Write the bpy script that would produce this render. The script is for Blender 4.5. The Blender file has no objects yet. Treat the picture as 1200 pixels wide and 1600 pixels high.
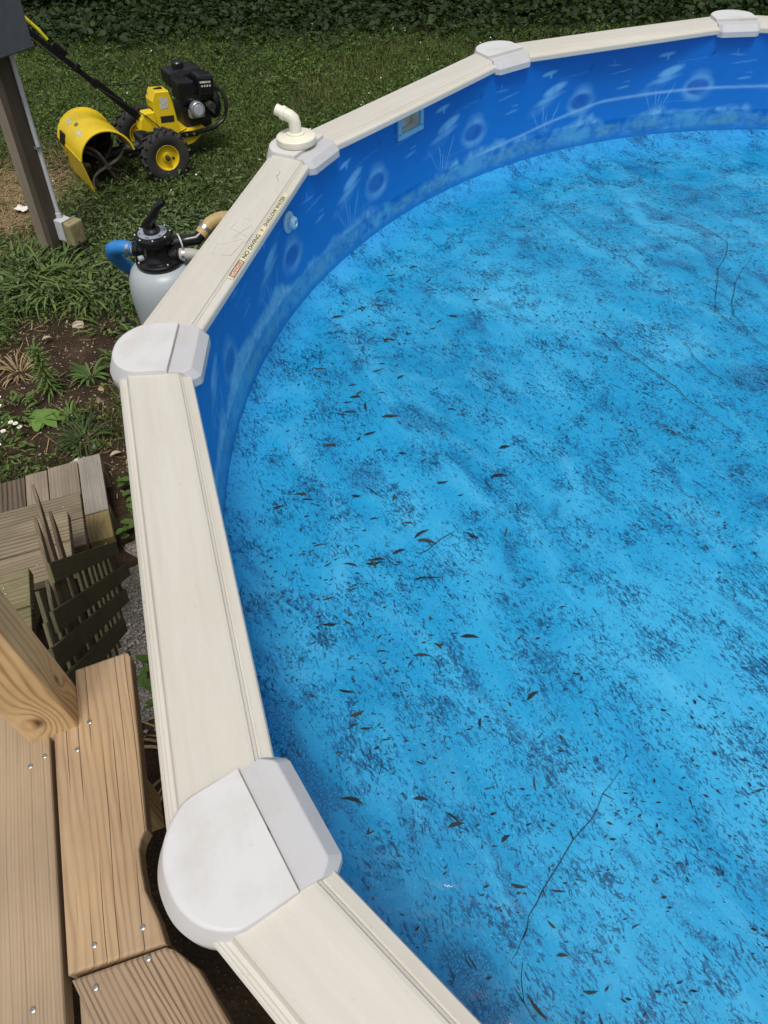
import bpy, bmesh, math, random
import numpy as np
from mathutils import Vector, Matrix, Euler
random.seed(7); rng = np.random.default_rng(7)
sc = bpy.context.scene
COL = sc.collection
PI = math.pi
R = math.radians

# ------------------------------------------------------------------ camera, sky, sun, exposure
EYE = 2.4203
cam = bpy.data.cameras.new('camera'); camo = bpy.data.objects.new('camera', cam); COL.objects.link(camo)
fw_ = Vector((0.0, 0.649221, -0.760600)); rt_ = Vector((0.999447, -0.025290, -0.021586)); up_ = Vector((0.033250, 0.760179, 0.648862))
M = Matrix.Identity(4)
for i in range(3):
    M[i][0] = rt_[i]; M[i][1] = up_[i]; M[i][2] = -fw_[i]
M.translation = (0, 0, EYE)
camo.matrix_world = M
cam.sensor_fit = 'VERTICAL'; cam.sensor_height = 36; cam.lens = 1093.62 / 1600 * 36
cam.clip_start = 0.02; cam.clip_end = 2000
sc.camera = camo

SUN_DIR = Vector((0.04, -0.40, 1.0)).normalized()       # towards the sun
world = bpy.data.worlds.new('World'); sc.world = world; world.use_nodes = True
nt = world.node_tree
for n in list(nt.nodes): nt.nodes.remove(n)
wo = nt.nodes.new('ShaderNodeOutputWorld'); bg = nt.nodes.new('ShaderNodeBackground')
sky = nt.nodes.new('ShaderNodeTexSky'); sky.sky_type = 'NISHITA'; sky.sun_disc = False
sky.sun_elevation = math.asin(SUN_DIR.z); sky.sun_rotation = math.atan2(SUN_DIR.x, SUN_DIR.y)
sky.air_density = 1.0; sky.dust_density = 4.0; sky.ozone_density = 1.0
hs = nt.nodes.new('ShaderNodeHueSaturation'); hs.inputs['Saturation'].default_value = 0.35
nt.links.new(sky.outputs[0], hs.inputs['Color']); nt.links.new(hs.outputs[0], bg.inputs[0])
nt.links.new(bg.outputs[0], wo.inputs[0]); bg.inputs[1].default_value = 0.105
sun = bpy.data.lights.new('sun', 'SUN'); sun.energy = 2.0; sun.angle = R(20); sun.color = (1.0, 0.965, 0.91)
suno = bpy.data.objects.new('sun', sun); COL.objects.link(suno)
suno.rotation_euler = (-SUN_DIR).to_track_quat('-Z', 'Y').to_euler()
sc.view_settings.view_transform = 'Standard'; sc.view_settings.look = 'None'
sc.view_settings.gamma = 1; sc.view_settings.use_curve_mapping = False
sc.view_settings.exposure = 0.06

# ------------------------------------------------------------------ material helpers
def lin(r, g, b):
    f = lambda c: (c/12.92 if c <= 0.04045 else ((c+0.055)/1.055)**2.4)
    return (f(r/255), f(g/255), f(b/255), 1)
class G:
    """a small node-graph writer"""
    def __init__(s, name, rough=0.5, spec=0.5, metal=0.0):
        s.m = bpy.data.materials.new(name); s.m.use_nodes = True; s.t = s.m.node_tree
        s.p = s.t.nodes['Principled BSDF']
        s.p.inputs['Roughness'].default_value = rough; s.p.inputs['Metallic'].default_value = metal
        s.p.inputs['Specular IOR Level'].default_value = spec
    def n(s, typ, **kw):
        nd = s.t.nodes.new(typ)
        for k, v in kw.items():
            if k.startswith('_'): setattr(nd, k[1:], v)
        for k, v in kw.items():
            if not k.startswith('_'):
                key = k.replace('__', ' ')
                s.put(nd.inputs[key], v)
        return nd
    def put(s, inp, v):
        if hasattr(v, 'is_output') or isinstance(v, bpy.types.NodeSocket): s.t.links.new(v, inp)
        else:
            if isinstance(v, (tuple, list)) and len(v) == 3 and inp.type == 'RGBA': v = tuple(v) + (1,)
            inp.default_value = v
    def math(s, op, a, b=0.0, c=None, clamp=False):
        nd = s.t.nodes.new('ShaderNodeMath'); nd.operation = op; nd.use_clamp = clamp
        s.put(nd.inputs[0], a); s.put(nd.inputs[1], b)
        if c is not None: s.put(nd.inputs[2], c)
        return nd.outputs[0]
    def vmath(s, op, a, b):
        nd = s.t.nodes.new('ShaderNodeVectorMath'); nd.operation = op
        s.put(nd.inputs[0], a); s.put(nd.inputs[1], b); return nd.outputs[0]
    def obj(s):
        return s.n('ShaderNodeTexCoord').outputs['Object']
    def rand(s):
        return s.n('ShaderNodeObjectInfo').outputs['Random']
    def mapping(s, v, scale=(1,1,1), rot=(0,0,0), loc=(0,0,0)):
        return s.n('ShaderNodeMapping', Vector=v, Scale=scale, Rotation=rot, Location=loc).outputs[0]
    def noise(s, v, scale, detail=4, rough=0.55, dist=0.0, out=0):
        return s.n('ShaderNodeTexNoise', Vector=v, Scale=scale, Detail=detail, Roughness=rough, Distortion=dist).outputs[out]
    def ramp(s, f, stops, interp='LINEAR'):
        nd = s.t.nodes.new('ShaderNodeValToRGB'); nd.color_ramp.interpolation = interp
        el = nd.color_ramp.elements
        while len(el) < len(stops): el.new(0.5)
        for e, (p, c) in zip(el, stops):
            e.position = p
            e.color = c if isinstance(c, tuple) else (c, c, c, 1)
        s.put(nd.inputs[0], f); return nd.outputs[0]
    def mix(s, f, a, b, blend='MIX'):
        nd = s.t.nodes.new('ShaderNodeMix'); nd.data_type = 'RGBA'; nd.blend_type = blend
        s.put(nd.inputs[0], f); s.put(nd.inputs[6], a); s.put(nd.inputs[7], b); return nd.outputs[2]
    def col(s, c): s.put(s.p.inputs['Base Color'], c); return s
    def rough(s, r): s.put(s.p.inputs['Roughness'], r); return s
    def bump(s, h, strength=0.3, dist=0.01):
        b = s.n('ShaderNodeBump', Height=h, Strength=strength, Distance=dist)
        s.t.links.new(b.outputs[0], s.p.inputs['Normal']); return s

def plain(name, c, rough=0.5, var=0.15, scale=30, spec=0.5, metal=0.0, bump=0.1, dirt=None):
    g = G(name, rough, spec, metal); v = g.obj()
    a = g.noise(v, scale, 5, 0.6)
    lo = tuple(x*(1-var) for x in c[:3]) + (1,); hi = tuple(min(1, x*(1+var)) for x in c[:3]) + (1,)
    k = g.ramp(a, [(0.3, lo), (0.7, hi)])
    if dirt:
        d = g.ramp(g.noise(v, scale*0.3, 6, 0.65), [(0.5, 0.0), (0.72, 1.0)])
        k = g.mix(g.math('MULTIPLY', d, dirt[1]), k, dirt[0])
    g.col(k)
    g.rough(g.math('MULTIPLY_ADD', a, 0.25, rough-0.12))
    if bump: g.bump(a, bump, 0.004)
    return g.m

def wood(name, light, dark, freq=70, weather=0.0, cracks=0.0, grain_c=0.6, knot=None, green=0.0, rough=0.75, wave=0.02):
    """grain runs along local x; one phase field, so knots bend the rings round themselves"""
    g = G(name, rough, 0.25); o = g.obj()
    rnd = g.rand()
    off = g.n('ShaderNodeCombineXYZ', X=g.math('MULTIPLY', rnd, 37.0), Y=g.math('MULTIPLY', rnd, 3.7), Z=g.math('MULTIPLY', rnd, 11.0)).outputs[0]
    v = g.vmath('ADD', o, off)
    sx = g.n('ShaderNodeSeparateXYZ', Vector=o)
    slow = g.noise(g.mapping(v, (1.5, 7, 7)), 1.0, 3, 0.5)
    fine = g.noise(g.mapping(v, (5, 60, 60)), 1.0, 4, 0.6)
    yz = g.math('ADD', sx.outputs[1], g.math('MULTIPLY', sx.outputs[2], 0.8))
    wav = g.noise(g.mapping(v, (2.2, 13, 13)), 1.0, 3, 0.5)
    ph = g.math('MULTIPLY', g.math('ADD', yz, g.math('ADD', g.math('MULTIPLY', slow, wave*6), g.math('MULTIPLY', wav, wave*1.6))), freq)
    ph = g.math('ADD', ph, g.math('MULTIPLY', fine, 3.2))
    con = g.ramp(g.noise(g.mapping(v, (2.0, 22, 22)), 1.0, 3, 0.6), [(0.3, 0.15), (0.7, 1.0)])
    kn = None
    for (kx, ky, kz, amp, sg) in (knot or []):
        dx = g.math('MULTIPLY', g.math('SUBTRACT', sx.outputs[0], kx), 0.55)
        dy = g.math('SUBTRACT', sx.outputs[1], ky); dz = g.math('SUBTRACT', sx.outputs[2], kz)
        d2 = g.math('ADD', g.math('ADD', g.math('MULTIPLY', dx, dx), g.math('MULTIPLY', dy, dy)), g.math('MULTIPLY', dz, dz))
        e = g.math('EXPONENT', g.math('DIVIDE', d2, -sg*sg))
        ph = g.math('ADD', ph, g.math('MULTIPLY', e, amp))
        core = g.math('EXPONENT', g.math('DIVIDE', d2, -(sg*0.30)**2))
        kn = core if kn is None else g.math('MAXIMUM', kn, core)
    band = g.math('MULTIPLY_ADD', g.math('SINE', g.math('MULTIPLY', ph, 1.0)), 0.5, 0.5)
    band = g.math('MULTIPLY', g.math('POWER', band, 2.6), con)
    fib = g.noise(g.mapping(v, (3, 260, 260)), 1.0, 3, 0.7)
    f = g.math('MULTIPLY_ADD', band, grain_c, g.math('MULTIPLY', fib, 0.45))
    c = g.mix(g.math('MULTIPLY', f, 1.0, clamp=True), light, dark)
    blot = g.noise(g.mapping(v, (3, 6, 6)), 1.4, 5, 0.6)
    c = g.mix(g.ramp(blot, [(0.35, 0.0), (0.75, 0.5)]), c, tuple(x*0.62 for x in dark[:3]) + (1,))
    if weather:
        w = g.ramp(g.noise(g.mapping(v, (2, 9, 9)), 1.0, 5, 0.6), [(0.3, weather*0.4), (0.7, weather)])
        c = g.mix(w, c, lin(150, 140, 126))
    if green:
        w = g.ramp(g.noise(v, 6, 5, 0.6), [(0.42, 0.0), (0.7, green)])
        c = g.mix(w, c, lin(88, 92, 48))
    if kn is not None:
        c = g.mix(g.math('MULTIPLY', kn, 0.95, clamp=True), c, lin(58, 34, 20))
    h = g.math('SUBTRACT', 1.0, g.math('MULTIPLY', f, 0.6))
    if cracks:
        wb = g.noise(g.mapping(v, (1.3, 3, 3)), 1.0, 2, 0.5)
        cy = g.math('ADD', g.math('MULTIPLY', yz, 52.0), g.math('ADD', g.math('MULTIPLY', wb, 2.2), g.math('MULTIPLY', rnd, 9.0)))
        dist_ = g.math('ABSOLUTE', g.math('SUBTRACT', g.math('FRACT', cy), 0.5))
        cell = g.n('ShaderNodeTexWhiteNoise', W=g.math('FLOOR', cy), _noise_dimensions='1D').outputs[0]
        seg_ = g.n('ShaderNodeCombineXYZ', X=g.math('MULTIPLY', sx.outputs[0], 3.2), Y=g.math('MULTIPLY', cell, 60.0), Z=rnd).outputs[0]
        cm_ = g.ramp(g.noise(seg_, 1.0, 2, 0.5), [(0.40, 0.0), (0.50, 1.0)])
        cr = g.math('MULTIPLY', g.ramp(dist_, [(0.018, 1.0), (0.045, 0.0)]), cm_)
        c = g.mix(g.math('MULTIPLY', cr, cracks), c, lin(52, 38, 26))
        h = g.math('SUBTRACT', h, g.math('MULTIPLY', cr, cracks*2))
    tone = g.math('MULTIPLY_ADD', rnd, 0.24, 0.88)
    hsv = g.n('ShaderNodeHueSaturation', Color=c, Value=tone)
    g.col(hsv.outputs[0]); g.bump(h, 0.35, 0.0018)
    return g.m

def leafmat(name, a, b, rough=0.55, trans=0.25):
    g = G(name, rough, 0.2)
    r = g.n('ShaderNodeNewGeometry').outputs['Random Per Island']
    o = g.obj()
    big = g.noise(o, 0.9, 4, 0.6)
    f = g.math('ADD', g.math('MULTIPLY', r, 0.6), g.math('MULTIPLY', big, 0.5), clamp=True)
    mid = tuple((x+y)/2 for x, y in zip(a[:3], b[:3])) + (1,)
    c = g.ramp(f, [(0.12, a), (0.55, mid), (0.95, b)])
    g.col(c)
    tr = g.n('ShaderNodeBsdfTranslucent', Color=g.mix(0.4, c, (0.10, 0.16, 0.02, 1)))
    mx = g.t.nodes.new('ShaderNodeMixShader'); mx.inputs[0].default_value = trans
    g.t.links.new(g.p.outputs[0], mx.inputs[1]); g.t.links.new(tr.outputs[0], mx.inputs[2])
    out = [n for n in g.t.nodes if n.type == 'OUTPUT_MATERIAL'][0]
    g.t.links.new(mx.outputs[0], out.inputs[0])
    return g.m

# ------------------------------------------------------------------ mesh helpers
class MB:
    def __init__(s): s.v = []; s.f = []; s.sm = []
    def add(s, vs, fs, smooth=False):
        b = len(s.v); s.v += [tuple(p) for p in vs]
        s.f += [tuple(i+b for i in f) for f in fs]; s.sm += [smooth]*len(fs); return s
    def box(s, c, d, rot=None, bev=0.0):
        bm = bmesh.new(); bmesh.ops.create_cube(bm, size=1)
        bmesh.ops.scale(bm, vec=d, verts=bm.verts)
        if bev: bmesh.ops.bevel(bm, geom=list(bm.edges), offset=bev, segments=2, affect='EDGES', profile=0.6)
        mm = Matrix.Translation(c) @ (rot.to_4x4() if rot is not None else Matrix.Identity(4))
        bm.transform(mm); return s.bm(bm)
    def bm(s, bm, smooth=False):
        bm.verts.index_update()
        s.add([tuple(v.co) for v in bm.verts], [[v.index for v in f.verts] for f in bm.faces], smooth); bm.free(); return s
    def prism(s, poly, z0, z1, bev=0.0, seg=2, mat=None):
        """vertical prism of a 2-D outline, top edge bevelled"""
        bm = bmesh.new(); n = len(poly)
        lo = [bm.verts.new((x, y, z0)) for x, y in poly]; hi = [bm.verts.new((x, y, z1)) for x, y in poly]
        top = bm.faces.new(hi); bm.faces.new(list(reversed(lo)))
        for i in range(n): bm.faces.new((lo[i], lo[(i+1) % n], hi[(i+1) % n], hi[i]))
        bmesh.ops.recalc_face_normals(bm, faces=bm.faces)
        if bev:
            bmesh.ops.bevel(bm, geom=[e for e in top.edges], offset=bev, segments=seg, affect='EDGES', profile=0.5)
        if mat is not None: bm.transform(mat)
        return s.bm(bm)
    def tube(s, path, r, n=10, cap=True, smooth=True):
        P = [Vector(p) for p in path]; m = len(P); rr = r if isinstance(r, (list, tuple)) else [r]*m
        t0 = (P[1]-P[0]).normalized(); up = Vector((0,0,1)) if abs(t0.z) < 0.9 else Vector((1,0,0))
        x = t0.cross(up).normalized(); vs = []
        for i in range(m):
            t = (P[min(i+1, m-1)] - P[max(i-1, 0)]).normalized()
            x = (x - t*x.dot(t)).normalized(); y = t.cross(x)
            for j in range(n):
                a = 2*PI*j/n; vs.append(P[i] + (x*math.cos(a) + y*math.sin(a))*rr[i])
        fs = [(i*n+j, i*n+(j+1) % n, (i+1)*n+(j+1) % n, (i+1)*n+j) for i in range(m-1) for j in range(n)]
        s.add(vs, fs, smooth)
        if cap: s.add([vs[j] for j in range(n)], [tuple(reversed(range(n)))]); s.add([vs[(m-1)*n+j] for j in range(n)], [tuple(range(n))])
        return s
    def lathe(s, prof, c=(0,0,0), axis='Z', n=32, smooth=True, cap=True):
        vs = []; m = len(prof)
        for r, z in prof:
            for j in range(n):
                a = 2*PI*j/n; p = (r*math.cos(a), r*math.sin(a), z)
                if axis == 'X': p = (p[2], p[0], p[1])
                elif axis == 'Y': p = (p[0], p[2], p[1])
                vs.append((p[0]+c[0], p[1]+c[1], p[2]+c[2]))
        flip = axis == 'Y'
        fs = []
        for i in range(m-1):
            for j in range(n):
                q = (i*n+j, i*n+(j+1) % n, (i+1)*n+(j+1) % n, (i+1)*n+j)
                fs.append(tuple(reversed(q)) if flip else q)
        s.add(vs, fs, smooth)
        if cap:
            if prof[0][0] > 1e-6: s.add(vs[:n], [tuple(range(n)) if flip else tuple(reversed(range(n)))])
            if prof[-1][0] > 1e-6: s.add(vs[-n:], [tuple(reversed(range(n))) if flip else tuple(range(n))])
        return s
    def mesh(s, name, mat, sharp=35):
        me = bpy.data.meshes.new(name); me.from_pydata(s.v, [], s.f); 
        if s.sm: me.polygons.foreach_set('use_smooth', s.sm)
        if mat is not None: me.materials.append(mat)
        me.update()
        if any(s.sm): me.set_sharp_from_angle(angle=R(sharp))
        return me

def tag(o, label=None, cat=None, group=None, kind=None):
    if label: o['label'] = label
    if cat: o['category'] = cat
    if group: o['group'] = group
    if kind: o['kind'] = kind
    return o
MW = {}
def link(name, data, parent=None, world=None):
    """world: the object's own frame in world space (mesh coordinates are in that frame)"""
    o = bpy.data.objects.new(name, data); COL.objects.link(o)
    w = Matrix.Identity(4) if world is None else world
    if parent is not None:
        o.parent = parent; o.matrix_basis = (MW[parent.name].inverted() @ w) if world is not None else Matrix.Identity(4)
        MW[o.name] = w if world is not None else MW[parent.name].copy()
    else:
        o.matrix_basis = w; MW[o.name] = w.copy()
    return o
def frame(loc=(0,0,0), rz=0.0, x=None, z=None):
    if x is not None:
        X = Vector(x).normalized(); Z = Vector(z if z is not None else (0,0,1)); Y = Z.cross(X).normalized(); Z = X.cross(Y)
        m = Matrix.Identity(4)
        for i in range(3): m[i][0] = X[i]; m[i][1] = Y[i]; m[i][2] = Z[i]
        m.translation = loc; return m
    return Matrix.Translation(loc) @ Matrix.Rotation(rz, 4, 'Z')
def thing(name, label, cat, loc=(0,0,0), rz=0.0, group=None, x=None):
    o = link(name, None, None, frame(loc, rz, x)); o.empty_display_size = 0.1
    return tag(o, label, cat, group)
def part(name, mb, mat, parent, world=None, label=None, sharp=35):
    me = mb if isinstance(mb, bpy.types.Mesh) else mb.mesh(name, mat, sharp)
    return tag(link(name, me, parent, world), label)
def copy_tree(o, parent=None):
    c = o.copy(); COL.objects.link(c)
    MW[c.name] = MW[o.name].copy()
    if parent is not None: c.parent = parent
    for ch in o.children: copy_tree(ch, c)
    return c
def fast_mesh(name, V, F, mat, smooth=False):
    """V (n,3), F (m,k) arrays of equal-sided faces"""
    me = bpy.data.meshes.new(name); k = F.shape[1]
    me.vertices.add(len(V)); me.vertices.foreach_set('co', V.astype(np.float32).ravel())
    me.loops.add(F.size); me.loops.foreach_set('vertex_index', F.astype(np.int32).ravel())
    me.polygons.add(len(F)); me.polygons.foreach_set('loop_start', np.arange(0, F.size, k, dtype=np.int32))
    me.polygons.foreach_set('loop_total', np.full(len(F), k, dtype=np.int32))
    if smooth: me.polygons.foreach_set('use_smooth', np.ones(len(F), dtype=bool))
    me.materials.append(mat); me.update(calc_edges=True); me.validate(); return me
def text_mesh(txt, size, mat, extrude=0.0):
    cu = bpy.data.curves.new('lettering', 'FONT'); cu.body = txt; cu.size = size; cu.align_x = 'CENTER'; cu.align_y = 'CENTER'; cu.extrude = extrude; cu.offset = size*0.018
    o = bpy.data.objects.new('lettering', cu); COL.objects.link(o)
    dg = bpy.context.evaluated_depsgraph_get(); me = bpy.data.meshes.new_from_object(o.evaluated_get(dg))
    bpy.data.objects.remove(o); bpy.data.curves.remove(cu); me.materials.clear(); me.materials.append(mat); return me

_T = rng.random((256, 256))
def vnoise(x, y, s=1.0, seed=0):
    x = np.asarray(x, float)*s + seed*17.3; y = np.asarray(y, float)*s + seed*9.7
    xi = np.floor(x).astype(int); yi = np.floor(y).astype(int); fx = x-xi; fy = y-yi
    fx = fx*fx*(3-2*fx); fy = fy*fy*(3-2*fy); g = lambda a, b: _T[a % 256, b % 256]
    return (g(xi, yi)*(1-fx)+g(xi+1, yi)*fx)*(1-fy) + (g(xi, yi+1)*(1-fx)+g(xi+1, yi+1)*fx)*fy
def fbm(x, y, s=1.0, o=4, seed=0):
    r = 0; a = 0.5; t = 0
    for i in range(o): r = r + a*vnoise(x, y, s*2**i, seed+i*3); t += a; a *= 0.5
    return r/t

# ------------------------------------------------------------------ the pool's own numbers
CX, CY = 1.8714, 1.5626
RV = 2.374           # inner edge of the rails at a corner
RIM = 1.32           # top of the rails
T0 = R(211.02); DT = R(30)
RW = 2.358           # liner radius
FLOOR = RIM - 0.525
WATER = RIM - 0.385
def corner(k): a = T0 - DT*k; return a
def polar(r, a, z=0.0): return Vector((CX + r*math.cos(a), CY + r*math.sin(a), z))

# ------------------------------------------------------------------ ground
def dirt_mask(x, y):
    d = np.exp(-(((x+1.80)/0.58)**2 + ((y-3.15)/0.84)**2)**2)
    d = np.maximum(d, np.exp(-(((x+2.75)/0.50)**2 + ((y-5.2)/0.72)**2)**2)*0.95)     # straw patch
    d = np.maximum(d, np.exp(-(((x+1.15)/0.5)**2 + ((y-1.9)/0.9)**2)**2))
    d = np.maximum(d, np.clip((2.1-y)/0.3, 0, 1)*(np.abs(x) < 3))
    d = np.maximum(d, np.exp(-(((x+2.9)/0.45)**2 + ((y-4.1)/0.5)**2)**2)*0.7)
    return np.clip(d + (fbm(x, y, 3.0, 4, 5)-0.5)*0.9*(d > 0.03), 0, 1)
def build_ground():
    n1 = np.concatenate([[-900, -300, -100, -40, -20, -10], np.arange(-6, 6.01, 0.06), [9, 14, 25, 50, 120, 300, 900]])
    n2 = np.concatenate([[-900, -300, -100, -30, -10, -4], np.arange(-1.5, 11.01, 0.06), [13, 17, 25, 50, 120, 300, 900]])
    X, Y = np.meshgrid(n1, n2); near = (np.abs(X) < 6) & (Y > -1.5) & (Y < 11)
    Z = np.where(near, (fbm(X, Y, 1.3, 4, 1)-0.5)*0.05 + (fbm(X, Y, 9, 3, 2)-0.5)*0.02, -0.01)
    Z = np.where(np.hypot(X-CX, Y-CY) < 3.05, -0.012, Z)
    V = np.stack([X.ravel(), Y.ravel(), Z.ravel()], 1); w = len(n1)
    i = np.arange(len(n2)-1)[:, None]*w + np.arange(w-1)[None]; i = i.ravel()
    F = np.stack([i, i+1, i+1+w, i+w], 1)
    g = G('soil', 0.95, 0.15); o = g.obj()
    a = g.noise(o, 6, 8, 0.65); b = g.noise(o, 55, 6, 0.7); vz = g.n('ShaderNodeTexVoronoi', Vector=o, Scale=70.0)
    c = g.ramp(a, [(0.3, lin(42, 33, 25)), (0.55, lin(68, 54, 41)), (0.75, lin(96, 79, 61))])
    c = g.mix(g.ramp(b, [(0.4, 0.0), (0.7, 0.6)]), c, lin(44, 33, 24))
    c = g.mix(g.ramp(vz.outputs[0], [(0.10, 0.55), (0.2, 0.0)]), c, lin(135, 122, 104))
    at = g.n('ShaderNodeAttribute', _attribute_name='turf')
    c = g.mix(at.outputs['Fac'], c, g.ramp(b, [(0.3, lin(30, 34, 18)), (0.7, lin(58, 58, 34))]))
    g.col(c); g.bump(g.math('ADD', b, g.math('MULTIPLY', vz.outputs[0], -0.6)), 0.7, 0.02)
    me = fast_mesh('ground', V, F, g.m, True)
    t = me.attributes.new('turf', 'FLOAT', 'POINT'); t.data.foreach_set('value', (1-dirt_mask(V[:, 0], V[:, 1])).astype(np.float32))
    o = link('ground', me); tag(o, 'brown soil and lawn ground round the pool', kind='structure')
build_ground()

def build_gravel():
    g = G('gravel_bed', 0.95, 0.2); o = g.obj()
    a = g.noise(o, 16, 6, 0.7); vz = g.n('ShaderNodeTexVoronoi', Vector=o, Scale=85.0)
    c = g.ramp(a, [(0.3, lin(120, 114, 106)), (0.7, lin(190, 184, 174))]); c = g.mix(g.ramp(vz.outputs[0], [(0.3, 0.0), (0.6, 0.6)]), c, lin(84, 78, 72))
    g.col(c); g.bump(g.math('ADD', a, vz.outputs[0]), 0.9, 0.012)
    V = []; F = []; na, nr = 160, 10
    for i in range(na+1):
        a = R(170) + R(21)*i/na
        for j in range(nr+1):
            r = 2.40 + 0.62*j/nr + (0.04*math.sin(i*0.12)+0.03*math.sin(i*0.31))*j/nr
            z = 0.006 + 0.014*float(fbm(i*0.35, j*0.9, 1, 3, 4)) - 0.022*(j/nr)**4 - 0.05*max(0, (i/na-0.86)/0.14)*(0.6+0.8*float(fbm(i*0.3, j*1.3, 1, 3, 14))) - 0.05*max(0, (0.14-i/na)/0.14)
            V.append((CX+r*math.cos(a), CY+r*math.sin(a), z))
    for i in range(na):
        for j in range(nr): k = i*(nr+1)+j; F.append((k, k+1, k+nr+2, k+nr+1))
    me = fast_mesh('gravel_strip', np.array(V), np.array(F), g.m, True)
    tag(link('gravel_strip', me), 'strip of grey gravel along the foot of the pool wall', kind='structure')
    # loose small stones
    n = 1500; a = R(170)+R(21)*rng.random(n); r = 2.58+0.36*rng.random(n); s = 0.003+0.008*rng.random(n)**2
    scatter_stones('gravel', CX+r*np.cos(a), CY+r*np.sin(a), np.full(n, 0.016), s, plain('gravel_stone', lin(160, 154, 146), 0.9, 0.4, 20))
OCT = np.array([(1,0,0),(0,1,0),(-1,0,0),(0,-1,0),(0,0,0.7),(0,0,-0.7)]); OF = np.array([(0,1,4),(1,2,4),(2,3,4),(3,0,4),(1,0,5),(2,1,5),(3,2,5),(0,3,5)])
def scatter_stones(name, x, y, z, s, mat):
    n = len(x); V = OCT[None]*s[:, None, None]*(0.7+0.6*rng.random((n, 6, 1))); a = rng.random(n)*6.28
    c, d = np.cos(a)[:, None], np.sin(a)[:, None]
    V = np.stack([V[..., 0]*c - V[..., 1]*d + x[:, None], V[..., 0]*d + V[..., 1]*c + y[:, None], V[..., 2] + z[:, None]], 2)
    F = OF[None] + (np.arange(n)*6)[:, None, None]
    return tag(link(name, fast_mesh(name, V.reshape(-1, 3), F.reshape(-1, 3), mat)), kind='stuff')
build_gravel()

# ------------------------------------------------------------------ pool
pool = thing('swimming_pool', 'round above ground pool with cream rails and blue printed liner', 'swimming pool', (CX, CY, 0))
def rail_mat():
    g = G('cream_rail', 0.42, 0.4); o = g.obj()
    a = g.noise(o, 5, 6, 0.6); f = g.noise(g.mapping(o, (1.2, 16, 16)), 1.0, 5, 0.65)
    c = g.ramp(f, [(0.35, lin(196, 191, 180)), (0.65, lin(206, 202, 192))])
    c = g.mix(g.ramp(a, [(0.5, 0.0), (0.78, 0.35)]), c, lin(188, 181, 164))
    sp = g.noise(o, 90, 3, 0.6); c = g.mix(g.ramp(sp, [(0.68, 0.0), (0.76, 0.45)]), c, lin(140, 128, 104))
    st = g.noise(g.mapping(o, (0.8, 70, 70)), 1.0, 3, 0.6)
    c = g.mix(g.ramp(st, [(0.60, 0.0), (0.76, 0.2)]), c, lin(166, 160, 146))
    g.col(c); g.rough(g.math('MULTIPLY_ADD', a, 0.3, 0.3)); g.bump(a, 0.03, 0.004)
    return g.m
RAIL = rail_mat()
def cap_mat(c, nm):
    g = G(nm, 0.55, 0.35); o = g.obj()
    a = g.noise(o, 11, 6, 0.6); b = g.noise(o, 320, 2, 0.5)
    k = g.mix(g.ramp(a, [(0.50, 0.0), (0.78, 0.45)]), c, lin(176, 170, 156))
    k = g.mix(g.ramp(g.noise(o, 28, 5, 0.7), [(0.62, 0.0), (0.8, 0.3)]), k, lin(150, 145, 140))
    g.col(k); g.bump(b, 0.12, 0.001); return g.m
CAP = cap_mat(lin(205, 205, 205), 'white_cap'); CAP2 = cap_mat(lin(188, 188, 190), 'white_cap_inner')
PROF = [(0.002,-0.036),(0.0,-0.033),(0.0,-0.018),(0.002,-0.0135),(0.018,-0.0085),(0.0195,-0.0105),(0.0225,-0.0105),(0.024,-0.0075),(0.028,-0.0055),(0.030,-0.0015),(0.036,0.0),(0.09,0.0012),(0.150,0.0),
        (0.1535,-0.002),(0.160,-0.0165),(0.163,-0.0175),(0.166,-0.0175),(0.168,-0.0160),(0.172,-0.0160),(0.174,-0.0185),(0.1765,-0.0195),(0.180,-0.023),(0.180,-0.050),(0.176,-0.054)]
AP = RV*math.cos(DT/2)
def build_rail(k):
    a0, a1 = corner(k), corner(k+1); am = (a0+a1)/2; half = DT/2
    n = Vector((math.cos(am), math.sin(am), 0)); x = Vector((math.sin(am), -math.cos(am), 0))   # x runs k -> k+1
    w = frame(polar(AP, am, RIM), x=(x.x, x.y, 0)); vs = []
    seg = 6
    # local y: z cross x; outward is +y or -y
    Y = Vector((0,0,1)).cross(x); sgn = 1 if Y.dot(n) > 0 else -1
    m = len(PROF)
    for i in range(seg+1):
        for d, z in PROF:
            L = (AP+d)*math.tan(half) - 0.003
            vs.append((L*(2*i/seg-1), sgn*d, z))
    fs = []
    for i in range(seg):
        for j in range(m):
            q = (i*m+j, i*m+(j+1) % m, (i+1)*m+(j+1) % m, (i+1)*m+j); fs.append(q if sgn > 0 else tuple(reversed(q)))
    mb = MB().add(vs, fs)
    mb.add(vs[:m], [tuple(range(m))[::(-1 if sgn > 0 else 1)]]); mb.add(vs[-m:], [tuple(range(m))[::(1 if sgn > 0 else -1)]])
    return part('top_rail', mb, RAIL, pool, w)
rails = [build_rail(k) for k in range(12)]

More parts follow.
